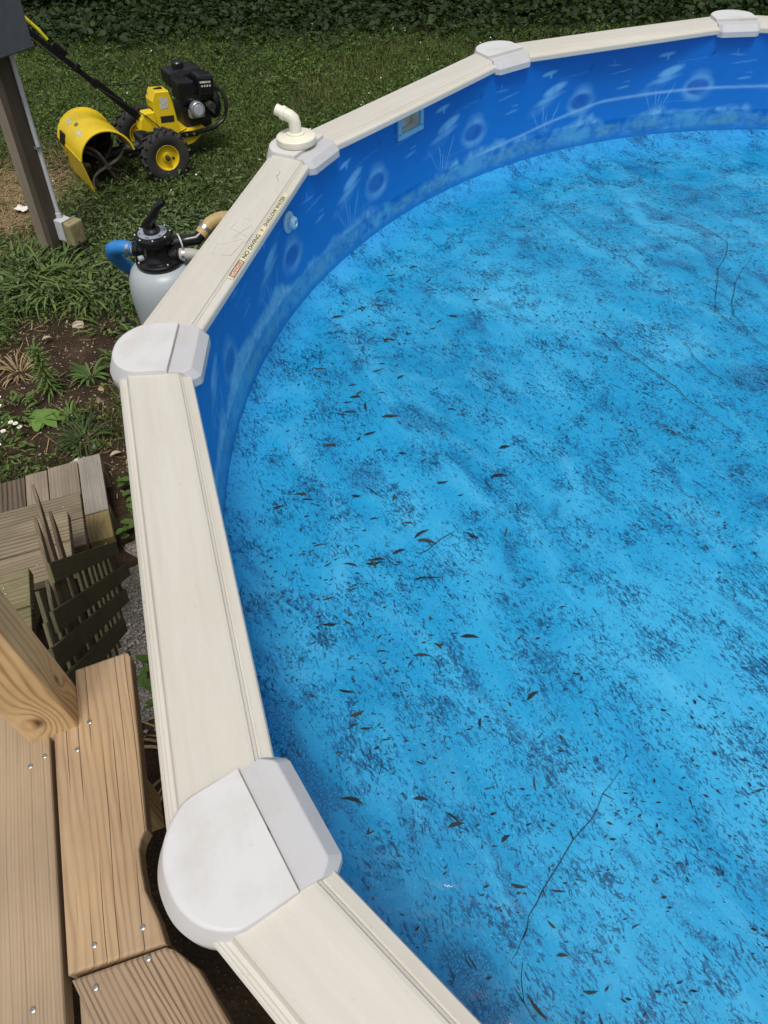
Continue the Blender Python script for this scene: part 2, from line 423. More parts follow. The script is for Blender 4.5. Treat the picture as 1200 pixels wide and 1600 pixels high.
OUT = [(0.031,-0.103),(0.125,-0.1085)] + [(0.2045-0.054*(abs(t)/0.105)**2.3-0.012*(abs(t)/0.105)**8, t) for t in np.linspace(-0.105, 0.105, 29).tolist()] + [(0.125,0.1085),(0.031,0.103)]
INN = [(0.029,-0.102),(-0.026,-0.1045),(-0.043,-0.090),(-0.0465,-0.083),(-0.0465,0.083),(-0.043,0.090),(-0.026,0.1045),(0.029,0.102)]
def ring_solid(outlines, smooth=False):
    """stack of outlines with heights (bottom first), same point count"""
    mb = MB(); n = len(outlines[0][0]); vs = []
    for ol, zf in outlines:
        for i, (x, y) in enumerate(ol): vs.append((x, y, zf(x, y) if callable(zf) else zf))
    fs = [(l*n+i, l*n+(i+1) % n, (l+1)*n+(i+1) % n, (l+1)*n+i) for l in range(len(outlines)-1) for i in range(n)]
    mb.add(vs, fs, smooth); b = (len(outlines)-1)*n
    mb.add(vs[b:], [tuple(range(n))]); mb.add(vs[:n], [tuple(reversed(range(n)))]); return mb
def inset_out(d, base=OUT):
    o = []
    for i, (x, y) in enumerate(base):
        if x > 0.1:
            L = math.hypot(x-0.05, y); o.append((x - d*(x-0.05)/L, y - d*0.35*y/L))
        else: o.append((x, y*(1-d*0.3)))
    return o
def build_cap(k):
    a = corner(k); w = frame(polar(RV, a, RIM), x=(math.cos(a), math.sin(a), 0))
    e = link('corner_cap', None, pool, w); e.empty_display_size = 0.05
    m1 = ring_solid([(inset_out(0.003), -0.062), (OUT, -0.058), (OUT, -0.034), (inset_out(0.0015), -0.030), (inset_out(0.019), 0.0095), (inset_out(0.0205), 0.0118), (inset_out(0.0235), 0.0132), (inset_out(0.028), 0.0138)], True)
    part('outer_cover', m1, CAP, e, w)
    ins = lambda d: [(x + (d if x < 0 else 0), y*(1-d*0.9)) for x, y in INN]
    zt = lambda dz: (lambda x, y: 0.0085 + dz - (0.0 if x > 0 else 0.10*(-x)))
    def rows(d, z): return (ins(d), z)
    m2 = ring_solid([(ins(0.0005), -0.045), (INN, -0.044), (INN, -0.0215), (ins(0.0012), -0.0200), (ins(0.0185), 0.0012), (ins(0.0200), 0.0026), (ins(0.0225), 0.0036)])
    # separate flat top beyond the sloping inner face
    part('inner_cover', m2, CAP2, e, w)
    part('upright', MB().box((0.105, 0, -0.69), (0.09, 0.14, 1.24), bev=0.012), UPR, e, w)
    return e
UPR = plain('cream_upright', lin(214, 208, 194), 0.5, 0.06, 8)
caps = [build_cap(k) for k in range(12)]

# ---- liner print: flat printed picture on the vinyl, as vertex colours
def liner_colour(deg, z):
    """deg: angle on the wall, z: height relative to the rim"""
    per = 15.95; p = (deg-125.9+6.5) % per - 6.5; x = p*R(1)*RW             # metres, + is clockwise seen from inside
    u = deg*R(1)*RW
    base = np.empty(z.shape+(3,)); t = np.clip((z+0.5)/0.5, 0, 1)[..., None]
    top = np.array(lin(3, 100, 190)[:3]); bot = np.array(lin(18, 122, 204)[:3]); base[:] = bot*(1-t**0.6)+top*t**0.6
    base *= (0.93+0.14*fbm(u, z, 5, 3, 3))[..., None]
    c = base
    light = np.array(lin(128, 200, 240)[:3]); coral = np.array(lin(112, 186, 222)[:3]); olive = np.array(lin(140, 186, 180)[:3]); deep = np.array(lin(3, 84, 176)[:3])
    nz = fbm(u, z, 22, 4, 8); nf = fbm(u*1.0, z*4, 40, 3, 11)
    def put(mask, colr, a):
        nonlocal c; m = np.clip(mask, 0, 1)[..., None]*a; c = c*(1-m)+colr*m
    ell = lambda x0, z0, a, b, rot=0: (((x-x0)*math.cos(rot)+(z-z0)*math.sin(rot))/a)**2 + ((-(x-x0)*math.sin(rot)+(z-z0)*math.cos(rot))/b)**2
    soft = lambda e, s=0.4: np.clip((1.15-e)/(s+0.35), 0, 1)*np.clip(0.35+1.1*nz, 0, 1)
    # reef along the bottom
    edge = -0.372 + 0.07*(fbm(u, u*0, 5, 3, 2)-0.5)*2 + 0.05*(nz-0.5) + np.interp(deg, [60, 140, 165, 200], [0, 0, 0.05, 0.085])
    reef = np.clip((edge-z)/0.035, 0, 1)*np.clip((z+0.487)/0.03, 0, 1)
    put(reef*np.clip((nz-0.15)*3, 0, 1), coral, 0.5); put(reef, coral, np.interp(deg, [130, 165], [0.0, 0.35])[..., None])
    put(reef*np.clip((fbm(u, z, 45, 3, 20)-0.45)*4, 0, 1), light, 0.4); put(reef*np.clip((fbm(u, z*1.5, 60, 3, 33)-0.54)*6, 0, 1), deep, 0.4)
    put(soft(ell(0.0, -0.425, 0.10, 0.05), 0.5)*np.clip((nz-0.25)*4, 0, 1), coral, 0.75)
    put(soft(ell(-0.22+0.01, -0.43, 0.12, 0.028, -0.12), 0.5)*np.clip((nf-0.3)*4, 0, 1), olive, 0.6)
    put(soft(ell(0.24, -0.455, 0.13, 0.018, 0.06), 0.5)*np.clip((nf-0.35)*4, 0, 1), deep, 0.5)
    put(soft(ell(0.235, -0.43, 0.12, 0.03, 0.03), 0.6)*np.clip((nf-0.4)*5, 0, 1), olive, 0.5)
    # sea grass fan
    fx = x-0.20; fz = z+0.42; ang = np.arctan2(fx, np.maximum(fz, 1e-3)); rr = np.hypot(fx, fz)
    blades = np.clip(np.sin(ang*34+nz*3)*2-0.9, 0, 1)*np.clip((0.75-np.abs(ang))/0.3, 0, 1)*np.clip((0.15+0.05*np.sin(ang*13)-rr)/0.05, 0, 1)*(fz > 0)
    put(blades, light, 0.4)
    # round ring with a dark middle (a leaping creature seen end on)
    put(soft(ell(0.0, -0.275, 0.088, 0.066), 0.35)*np.clip(0.4+nz, 0, 1), light, 0.42)
    put(soft(ell(0.0, -0.215, 0.06, 0.035), 0.7), light, 0.22)
    put(soft(ell(0.004, -0.268, 0.064, 0.040), 0.3), deep, 0.92)
    # swimming body: long soft ellipse, tail fading away
    put(soft(ell(0.17, -0.185, 0.075, 0.022, -0.28), 0.5), light, 0.62)
    put(soft(ell(0.20, -0.222, 0.10, 0.016, -0.2), 0.7), light, 0.4)
    put(soft(ell(0.25, -0.255, 0.10, 0.03, -0.35), 0.9)*np.clip(nz, 0, 1), light, 0.3)
    # small fish
    put(soft(ell(0.215, -0.108, 0.048, 0.010, -0.10), 0.5), light, 0.6); put(soft(ell(0.205, -0.122, 0.008, 0.013, 0), 0.6), light, 0.5)
    put(soft(ell(-0.03, -0.118, 0.006, 0.020, 0.5), 0.6), np.array(lin(4, 40, 110)[:3]), 0.6)
    # light streaks
    for (a, b, l, th, ro, al) in ((-0.215,-0.160,0.10,0.0035,-0.10,0.35),(-0.16,-0.128,0.045,0.004,0.05,0.45),(-0.155,-0.112,0.004,0.014,0,0.4),(-0.235,-0.235,0.045,0.006,-0.08,0.45),(-0.26,-0.21,0.035,0.004,-0.05,0.35),(0.06,-0.14,0.12,0.003,-0.08,0.2),(0.10,-0.33,0.10,0.003,0.0,0.15)):
        put(soft(ell(a, b, l, th, ro), 0.8), light, al)
    # pale line round the wall, sinking and fading at higher angles
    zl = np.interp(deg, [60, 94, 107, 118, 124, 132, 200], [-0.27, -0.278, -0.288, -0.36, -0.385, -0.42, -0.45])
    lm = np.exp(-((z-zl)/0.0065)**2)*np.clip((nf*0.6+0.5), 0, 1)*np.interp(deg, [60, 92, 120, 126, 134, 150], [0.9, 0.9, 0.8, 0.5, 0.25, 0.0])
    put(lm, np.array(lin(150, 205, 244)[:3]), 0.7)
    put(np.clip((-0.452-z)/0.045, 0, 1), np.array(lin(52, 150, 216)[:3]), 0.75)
    return np.clip(c, 0, 1)
def liner_mat():
    g = G('printed_liner', 0.38, 0.4)
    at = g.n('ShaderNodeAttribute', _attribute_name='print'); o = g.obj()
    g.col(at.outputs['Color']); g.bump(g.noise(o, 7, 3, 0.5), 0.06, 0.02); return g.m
LINER = liner_mat()
SK = (134.35, 138.45, -0.147, -0.040)   # the skimmer's opening: angles, heights
def build_wall():
    angs = np.concatenate([np.arange(-150, 60, 1.0), np.arange(60, 208, 0.12), [208, 209, 210]]); zs = np.linspace(-0.50, -0.036, 94)
    A, Z = np.meshgrid(angs, zs); a = np.radians(A)
    V = np.stack([(RW*np.cos(a)).ravel(), (RW*np.sin(a)).ravel(), (Z+RIM).ravel()], 1); w = len(angs)
    ii, jj = np.meshgrid(np.arange(w-1), np.arange(len(zs)-1)); am = (angs[ii]+angs[ii+1])/2; zm = (zs[jj]+zs[jj+1])/2
    keep = ~((am > SK[0]+0.5) & (am < SK[1]-0.5) & (zm > SK[2]+0.014) & (zm < SK[3]-0.002))
    k = (jj*w+ii)[keep]
    F = np.stack([k+w, k+w+1, k+1, k], 1)
    me = fast_mesh('liner_wall', V, F, LINER, True)
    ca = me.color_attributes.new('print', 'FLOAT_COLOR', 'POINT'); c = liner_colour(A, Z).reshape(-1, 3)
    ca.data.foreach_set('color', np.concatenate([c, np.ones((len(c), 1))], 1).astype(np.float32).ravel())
    link('liner_wall', me, pool)
build_wall()
def floor_mat():
    g = G('printed_floor', 0.5, 0.3); o = g.obj()
    v = g.mapping(o, (1, 1, 1), (0, 0, R(60)))          # x runs along the wind-blown streaks
    wob = g.noise(o, 3.5, 3, 0.5, out=1)
    vv = g.vmath('ADD', v, g.vmath('SCALE', g.vmath('SUBTRACT', wob, (0.5, 0.5, 0.5)), (0, 0, 0)))
    big = g.noise(g.mapping(v, (0.9, 2.2, 1)), 1.2, 4, 0.55, 0.5)
    streak = g.noise(g.mapping(v, (1.8, 4.6, 1)), 1.0, 6, 0.62, 0.9)
    c = g.ramp(big, [(0.30, lin(20, 142, 190)), (0.5, lin(36, 158, 206)), (0.72, lin(70, 178, 220))])
    c = g.mix(g.ramp(streak, [(0.48, 0.0), (0.70, 0.5)]), c, lin(104, 198, 236))
    c = g.mix(g.ramp(streak, [(0.28, 0.3), (0.42, 0.0)]), c, lin(10, 118, 178))
    # plain blue margin where floor meets wall, lightened to offset the contact shade
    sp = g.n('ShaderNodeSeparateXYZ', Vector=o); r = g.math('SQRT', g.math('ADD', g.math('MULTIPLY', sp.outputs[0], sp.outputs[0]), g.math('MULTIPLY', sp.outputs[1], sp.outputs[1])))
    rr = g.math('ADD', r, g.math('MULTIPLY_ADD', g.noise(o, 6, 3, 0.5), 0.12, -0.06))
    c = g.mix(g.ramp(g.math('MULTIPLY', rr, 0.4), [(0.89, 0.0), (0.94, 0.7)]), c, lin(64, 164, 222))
    # crackled dark print clumps
    cl = g.noise(g.mapping(v, (2.6, 6.0, 1)), 1.0, 3, 0.5, 0.9)
    vz = g.n('ShaderNodeTexVoronoi', Vector=g.vmath('ADD', o, g.vmath('MULTIPLY', g.noise(o, 30, 2, 0.5, out=1), (0.03, 0.03, 0))), Scale=125.0, _feature='DISTANCE_TO_EDGE')
    crack = g.ramp(vz.outputs[0], [(0.05, 1.0), (0.14, 0.0)])
    cm = g.math('MULTIPLY', g.ramp(cl, [(0.57, 0.0), (0.65, 0.8)]), g.math('MULTIPLY_ADD', crack, 0.6, 0.22))
    c = g.mix(cm, c, lin(14, 62, 118))
    # fine dark flecks everywhere
    fm = g.noise(o, 9, 4, 0.6)
    fl = g.noise(g.mapping(v, (52, 120, 1)), 1.0, 4, 0.62, 1.2)
    fl2 = g.math('ADD', fl, g.math('MULTIPLY_ADD', fm, 0.42, -0.21))
    c = g.mix(g.ramp(fl2, [(0.535, 0.0), (0.60, 0.72)]), c, lin(6, 80, 132))
    fl3 = g.noise(g.mapping(v, (26, 48, 1)), 1.0, 5, 0.65, 2.2)
    c = g.mix(g.ramp(g.math('ADD', fl3, g.math('MULTIPLY_ADD', fm, 0.45, -0.225)), [(0.575, 0.0), (0.63, 0.8)]), c, lin(12, 56, 92))
    c = g.mix(g.ramp(g.noise(o, 140, 2, 0.6), [(0.62, 0.0), (0.74, 0.5)]), c, lin(110, 206, 250))
    g.col(c); g.bump(streak, 0.25, 0.03)
    return g.m
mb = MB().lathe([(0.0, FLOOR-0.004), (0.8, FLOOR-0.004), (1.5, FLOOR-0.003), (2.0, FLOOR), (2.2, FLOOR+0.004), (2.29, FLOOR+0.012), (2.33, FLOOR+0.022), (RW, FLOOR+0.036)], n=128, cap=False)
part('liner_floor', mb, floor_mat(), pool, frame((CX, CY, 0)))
part('outer_wall', MB().lathe([(2.40, 0.01), (2.40, 1.27)], n=96, cap=False), plain('outer_wall', lin(196, 190, 176), 0.5, 0.1, 12), pool, frame((CX, CY, 0)))

# water
def water_mat():
    m = bpy.data.materials.new('pool_water'); m.use_nodes = True; t = m.node_tree
    for n in list(t.nodes): t.nodes.remove(n)
    out = t.nodes.new('ShaderNodeOutputMaterial'); mx = t.nodes.new('ShaderNodeMixShader'); tr = t.nodes.new('ShaderNodeBsdfTransparent'); gl = t.nodes.new('ShaderNodeBsdfGlossy')
    fr = t.nodes.new('ShaderNodeFresnel'); fr.inputs[0].default_value = 1.33; tr.inputs[0].default_value = (0.88, 0.97, 0.985, 1); gl.inputs['Roughness'].default_value = 0.06
    tc = t.nodes.new('ShaderNodeTexCoord'); mp = t.nodes.new('ShaderNodeMapping'); mp.inputs['Rotation'].default_value = (0, 0, R(-40)); mp.inputs['Scale'].default_value = (1, 2.2, 1)
    no = t.nodes.new('ShaderNodeTexNoise'); no.inputs['Scale'].default_value = 3.2; no.inputs['Detail'].default_value = 3
    bp = t.nodes.new('ShaderNodeBump'); bp.inputs['Strength'].default_value = 0.5; bp.inputs['Distance'].default_value = 0.05
    t.links.new(tc.outputs['Object'], mp.inputs[0]); t.links.new(mp.outputs[0], no.inputs['Vector']); t.links.new(no.outputs[0], bp.inputs['Height'])
    for nd in (fr, gl): t.links.new(bp.outputs[0], nd.inputs['Normal'])
    t.links.new(fr.outputs[0], mx.inputs[0]); t.links.new(tr.outputs[0], mx.inputs[1]); t.links.new(gl.outputs[0], mx.inputs[2]); t.links.new(mx.outputs[0], out.inputs[0])
    return m
wv = [(0, 0, 0)] + [((RW-0.002)*math.cos(2*PI*i/96), (RW-0.002)*math.sin(2*PI*i/96), 0) for i in range(96)]
tag(part('water', MB().add(wv, [(0, i+1, (i+1) % 96+1) for i in range(96)]), water_mat(), None, frame((CX, CY, WATER))), 'shallow clear water in the blue pool', kind='structure')

# skimmer
def on_wall(deg, dz, r=RW): return polar(r, R(deg), RIM+dz)
def wall_frame(deg, dz, r=RW):
    a = R(deg); return frame(on_wall(deg, dz, r), x=(math.sin(a), -math.cos(a), 0))    # x along the wall, y (=z cross x) points out or in
WHITE_P = plain('white_plastic', lin(206, 222, 232), 0.4, 0.06, 14)
CREAMP = plain('cream_plastic', lin(226, 222, 203), 0.4, 0.05, 14)
wf = wall_frame((SK[0]+SK[1])/2, (SK[2]+SK[3])/2)
inw = -1 if (wf.to_3x3() @ Vector((0,1,0))).dot(Vector((CX, CY, 0)) - Vector((wf.translation.x, wf.translation.y, 0))) < 0 else 1
sk = link('skimmer', None, pool, wf)
fr = MB(); W, Hh, b = 0.168, 0.112, 0.022
for c, d in (((0, Hh/2-b/2), (W, b)), ((0, -Hh/2+b/2), (W, b)), ((W/2-b/2, 0), (b, Hh-2*b-0.001)), ((-W/2+b/2, 0), (b, Hh-2*b-0.001))):
    fr.box((c[0], inw*0.006, c[1]), (d[0], 0.012, d[1]), bev=0.002)
part('skimmer_frame', fr, plain('faceplate', lin(120, 180, 214), 0.4, 0.08, 20), sk, wf)
bx = MB(); dp = 0.17; y0 = -inw*dp/2; w2, h2 = W-2*b+0.006, Hh-2*b+0.006
bx.box((0, y0, -h2/2-0.002), (w2, dp, 0.004)); bx.box((0, y0, h2/2+0.002), (w2, dp, 0.004)); bx.box((w2/2+0.002, y0, 0), (0.004, dp, h2)); bx.box((-w2/2-0.002, y0, 0), (0.004, dp, h2)); bx.box((0, -inw*dp, 0), (w2, 0.004, h2))
part('skimmer_throat', bx, plain('throat', lin(225, 226, 220), 0.5, 0.05, 10), sk, wf)
part('weir_flap', MB().box((0.02, -inw*0.05, -0.01), (0.075, 0.006, 0.05), rot=Euler((0.5*inw, 0, 0.3)).to_matrix(), bev=0.002), WHITE_P, sk, wf)
DARKM = plain('dark_metal', lin(52, 54, 56), 0.45, 0.2, 60, metal=0.4)
scr = MB().lathe([(0.0035, 0), (0.0035, 0.002), (0.0, 0.0024)], axis='Y', n=8).mesh('screw', DARKM)
for sx in (-1, 1):
    for sz in (-0.6, 0.6): part('screw', scr, None, sk, wf @ Matrix.Translation((sx*(W/2-b/2), inw*0.0125, sz*Hh/2)))
# return jet
jf = wall_frame(157.9, -0.137)
inj = 1 if (jf.to_3x3() @ Vector((0,1,0))).dot(Vector((CX, CY, 0)) - Vector((jf.translation.x, jf.translation.y, 0))) > 0 else -1
jm = jf @ Matrix.Rotation(PI/2*inj*-1, 4, 'X')
jt = link('return_jet', None, pool, jm)
JETM = plain('pale_plastic', lin(150, 200, 224), 0.35, 0.08, 25)
part('flange', MB().lathe([(0.038, 0.0), (0.038, 0.006), (0.033, 0.010), (0.025, 0.011)], n=28), JETM, jt, jm)
part('eyeball', MB().lathe([(0.025, 0.009), (0.024, 0.022), (0.021, 0.030), (0.012, 0.034), (0.010, 0.028), (0.009, 0.014), (0.0, 0.013)], n=28), JETM, jt, jm)

# warning sticker and pressed lines on the rail between the second and third corner
a1, a2 = corner(1), corner(2); V1, V2 = polar(RV, a1, RIM), polar(RV, a2, RIM); dv = (V2-V1).normalized(); nv = Vector((-dv.y, dv.x, 0))
slope = math.atan2(0.007, 0.018)
def rail_frame(along, out, dz, tilt=0.0):
    m = frame(V1 + dv*along + nv*out + Vector((0,0,dz)), x=dv); return m @ Matrix.Rotation(tilt, 4, 'X')
SL = rail_frame(0.625, 0.0118, -0.0078, slope)
stick = link('warning_sticker', None, pool, SL)
part('sticker_sheet', MB().box((0, 0, 0), (0.545, 0.0175, 0.0006)), plain('sticker_cream', lin(214, 208, 176), 0.5, 0.1, 30, bump=0), stick, SL)
INK = plain('black_ink', lin(34, 34, 30), 0.6, 0.1, 30, bump=0); RED = plain('red_ink', lin(196, 66, 50), 0.6, 0.1, 30, bump=0); YINK = plain('yellow_ink', lin(196, 150, 70), 0.6, 0.1, 30, bump=0)
def word(t, u0, u1, h, mat):
    me = text_mesh(t, h*1.36, mat); xs = [v.co.x for v in me.vertices]; wd = max(xs)-min(xs); s = (u1-u0)/wd
    for v in me.vertices: v.co.x = (v.co.x - (max(xs)+min(xs))/2)*s
    part('lettering', me, None, stick, SL @ Matrix.Translation(((u0+u1)/2-0.625, 0, 0.0007)))
def outline(u0, u1, h):
    mb = MB(); w = u1-u0; c = (u0+u1)/2-0.625; t = 0.0018
    for s in (-1, 1): mb.box((c, s*(h/2), 0.0008), (w, t, 0.0004)); mb.box((c+s*(w/2), 0, 0.0008), (t*1.6, h-t, 0.0004))
    part('border', mb, INK, stick, SL)
outline(0.364, 0.452, 0.0145); word('DANGER', 0.370, 0.446, 0.0105, RED)
word('NO DIVING', 0.468, 0.612, 0.0125, INK); word('SHALLOW WATER', 0.668, 0.872, 0.0125, INK)
part('symbol', MB().lathe([(0.0055, 0), (0.0055, 0.0004)], n=16), YINK, stick, SL @ Matrix.Translation((0.640-0.625, 0.001, 0.0006)))
part('symbol', MB().box((0, 0, 0), (0.009, 0.0014, 0.0004), rot=Euler((0, 0, 0.7)).to_matrix()), RED, stick, SL @ Matrix.Translation((0.640-0.625, 0.001, 0.0014)))
mk = MB()
def mline(p, q, w=0.0016):
    p = Vector((p[0], p[1], 0)); q = Vector((q[0], q[1], 0)); d = q-p
    mk.box((p+q)/2, (d.length, w, 0.0005), rot=Euler((0, 0, math.atan2(d.y, d.x))).to_matrix())
for p, q in (((-.12,.05),(-.12,.11)),((-.12,.11),(-.06,.115)),((-.06,.115),(-.055,.09)),((-.12,.05),(-.03,.04)),((-.06,.10),(-.02,.05)),((-.05,.06),(.03,.09)),((.0,.04),(.04,.11)),((.04,.11),(.09,.10)),((-.02,.08),(.07,.05)),
             ((.05,.04),(.10,.06)),((.10,.06),(.12,.10)),((-.03,.11),(.02,.12)),((.12,.05),(.18,.065)),((.13,.08),(.17,.09)),((.22,.06),(.28,.08)),((.23,.09),(.27,.10)),((-.04,.03),(.02,.03)),((.06,.075),(.11,.085)),((.31,.05),(.35,.055))):
    mline(p, q, random.choice((0.0009, 0.0012, 0.0016)))
part('pressed_lines', mk, plain('pressed', lin(206, 201, 188), 0.6, 0.1, 40, bump=0), pool, rail_frame(0.58, 0.0, 0.0017))['kind'] = 'stuff'
mk = MB()
for p, q in (((0,0),(.02,.012)),((.02,.012),(.035,.004)),((.035,.004),(.06,.012)),((-.02,-.01),(0,0))): mline(p, q, 0.0022)
part('scuff', mk, plain('scuff', lin(160, 154, 142), 0.7, 0.2, 40, bump=0), pool, rail_frame(0.98, 0.07, 0.0017))

# the old pool is a little out of round: its far side bulges outward
def bulge(y): return 0.09*np.clip((y-2.8)/1.1, 0, 1)**1.2
def descend(o):
    for c in o.children:
        yield c; yield from descend(c)
for o in list(descend(pool)) + [bpy.data.objects['water']]:
    if o.type != 'MESH': continue
    w = MW[o.name]; me = o.data
    if me.users == 1:
        co = np.empty(len(me.vertices)*3, np.float32); me.vertices.foreach_get('co', co); co = co.reshape(-1, 3).astype(float)
        A = np.array(w); p = co @ A[:3, :3].T + A[:3, 3]; p[:, 1] += bulge(p[:, 1])
        Bi = np.array(w.inverted()); co = p @ Bi[:3, :3].T + Bi[:3, 3]
        me.vertices.foreach_set('co', co.astype(np.float32).ravel()); me.update()
    elif w.translation.y > 2.8:
        o.matrix_basis = MW[o.parent.name].inverted() @ Matrix.Translation((0, float(bulge(w.translation.y)), 0)) @ w

# debris on the pool floor
def leaf_mat_dark():
    g = G('dead_leaf', 0.8, 0.2); r = g.n('ShaderNodeObjectInfo').outputs['Random']; i = g.n('ShaderNodeNewGeometry').outputs['Random Per Island']
    f = g.math('FRACT', g.math('ADD', r, i))
    g.col(g.ramp(f, [(0.0, lin(30, 32, 34)), (0.45, lin(46, 50, 54)), (0.8, lin(70, 64, 52)), (1.0, lin(30, 56, 82))])); return g.m
DLEAF = leaf_mat_dark()
def leaf_verts(L, W, curl, tip):
    xs = [-0.5, -0.2, 0.15, 0.5]; ws = [0.15, 1.0, 0.8, 0.05]; vs = []
    for x, w in zip(xs, ws):
        zc = curl*(0.25-x*x)
        bend = tip*L*x*x
        for s in (-1, 0, 1): vs.append((x*L, s*w*W/2 + bend, 0.002 + zc*L + (0.12*W if s else 0)))
    return vs
LF = [(i*3+j, i*3+j+1, (i+1)*3+j+1, (i+1)*3+j) for i in range(3) for j in range(2)]
leaf_meshes = []
for k in range(6):
    me = MB().add(leaf_verts(0.03+0.006*k, 0.0055+0.0012*(k % 4), 0.05+0.03*(k % 3), (-1)**k*0.25), LF, True).mesh('dead_leaf', DLEAF); leaf_meshes.append(me)
cnt = 0
spots = [(592,832,0),(640,993,1)]
LB = 'dark curled dead leaf lying on the blue pool floor'
while cnt < 190:
    a = random.uniform(R(95), R(235)); r = 2.25*math.sqrt(random.uniform(0.12, 1.0))
    if random.random() > (0.25 + 0.75*(r/2.25)**3) or r > 2.22: continue
    p = polar(r, a)
    if p.x > 2.6 or p.y < -0.2: continue
    near = math.exp(-((p.x+0.05)/0.5)**2)
    if random.random() > 0.005+0.9*near: continue
    rz = random.gauss(0.1, 0.35) if random.random() < 0.75 else random.uniform(0, PI)
    o = link('dead_leaf', random.choice(leaf_meshes), None, frame((p.x, p.y, FLOOR+0.001+0.03*max(0, (r-2.2)/0.13)), rz)); s = random.uniform(0.4, 1.1) if p.x < 0.45 else random.uniform(0.25, 0.5)
    o.scale = (s, s*random.uniform(0.5, 1.7), s); tag(o, LB, 'leaf', 'dead leaves on the pool floor'); cnt += 1
def debris():
    n = 30000; a = rng.random(n)*2*PI; r = 2.26*np.sqrt(rng.random(n)); x = CX+r*np.cos(a); y = CY+r*np.sin(a)
    k = fbm(x, y, 2.2, 4, 7); keep = rng.random(n) < np.clip((k-0.36)*4.0, 0.04, 1)*np.clip(0.45+0.6*(r/2.2)**2, 0, 1); x, y, r = x[keep], y[keep], r[keep]; n = len(x)
    L = 0.004+0.013*rng.random(n)**2.2; W = L*(0.16+0.25*rng.random(n)); th = rng.normal(0.0, 0.5, n) + np.where(x < 0.6, 0.1, -0.9) + (rng.random(n) < 0.25)*rng.random(n)*3
    loc = np.array([(-0.5, 0, 0), (-0.1, 0.5, 0.1), (0.5, 0.1, 0.2), (0.0, -0.5, 0.0)])
    X = loc[None, :, 0]*L[:, None]; Y = loc[None, :, 1]*W[:, None]; Zl = loc[None, :, 2]*W[:, None]
    c, s = np.cos(th)[:, None], np.sin(th)[:, None]
    V = np.stack([x[:, None]+X*c-Y*s, y[:, None]+X*s+Y*c, FLOOR+0.002+0.010*np.clip((r-2.0)/0.26, 0, 1)[:, None]+Zl], 2)
    F = np.arange(n*4).reshape(n, 4)
    tag(link('leaf_debris', fast_mesh('leaf_debris', V.reshape(-1, 3), F, DLEAF)), 'fine dark leaf crumbs strewn over the blue pool floor', kind='stuff')
debris()
TWIG = plain('twig_bark', lin(38, 50, 60), 0.85, 0.3, 60)
TW = [([(0.821,2.329),(0.88,2.231),(0.908,2.144),(0.985,2.03),(1.024,1.964),(1.066,1.857),(1.124,1.763),(1.169,1.674)], 'long thin twig lying diagonally near the middle of the pool floor'),
 ([(1.428,3.187),(1.486,3.061),(1.541,2.962),(1.567,2.89),(1.525,2.79),(1.457,2.69),(1.379,2.487),(1.343,2.387),(1.369,2.298)], 'hooked twig bending back on itself on the far pool floor'),
 ([(1.625,2.757),(1.492,2.576),(1.423,2.427),(1.401,2.345),(1.42,2.232),(1.449,2.115)], 'bow shaped twig at the right edge of the pool floor'),
 ([(1.16,2.185),(1.166,2.087),(1.199,1.991),(1.235,1.926)], 'short twig lying just right of the long diagonal twig'),
 ([(0.919,1.749),(0.969,1.699),(1.022,1.627)], 'short straight twig below the long diagonal twig'),
 ([(1.071,2.812),(1.094,2.764),(1.12,2.679)], 'short thin twig on the far floor left of the hooked twig'),
 ([(0.522,0.578),(0.472,0.529),(0.433,0.473),(0.348,0.388),(0.304,0.339),(0.267,0.292),(0.246,0.25),(0.222,0.218)], 'long thin twig on the pool floor nearest the near corner cap'),
 ([(0.242,0.214),(0.235,0.148),(0.256,0.114)], 'crooked twig at the very front of the pool floor'),
 ([(0.096,1.222),(0.137,1.249),(0.208,1.301)], 'short pale twig on the floor beside the long cream rail')]
for pts, lb in TW:
    P = []
    for i, (x, y) in enumerate(pts):
        P.append((x, y, FLOOR+0.003))
        if i < len(pts)-1: P.append(((x+pts[i+1][0])/2+random.uniform(-.006,.006), (y+pts[i+1][1])/2+random.uniform(-.006,.006), FLOOR+0.005))
    mb = MB().tube([(x-pts[0][0], y-pts[0][1], z-FLOOR) for x, y, z in P], [(0.0007 if pts[0][1] < 0.7 else 0.0011)*(0.5+0.7*math.sin(PI*(i+0.7)/(len(P)+0.4))) for i in range(len(P))], 5)
    for i in range(2, len(P)-1, 3):
        q = Vector((P[i][0]-pts[0][0], P[i][1]-pts[0][1], 0.004)); d = Vector((random.uniform(-1,1), random.uniform(-1,1), 0.05)).normalized()*random.uniform(.012,.03)
        mb.tube([q, q+d*0.6, q+d], [0.0013, 0.001, 0.0006], 4)
    tag(part('twig', mb, TWIG, None, frame((pts[0][0], pts[0][1], FLOOR))), lb, 'twig', 'twigs on the pool floor')

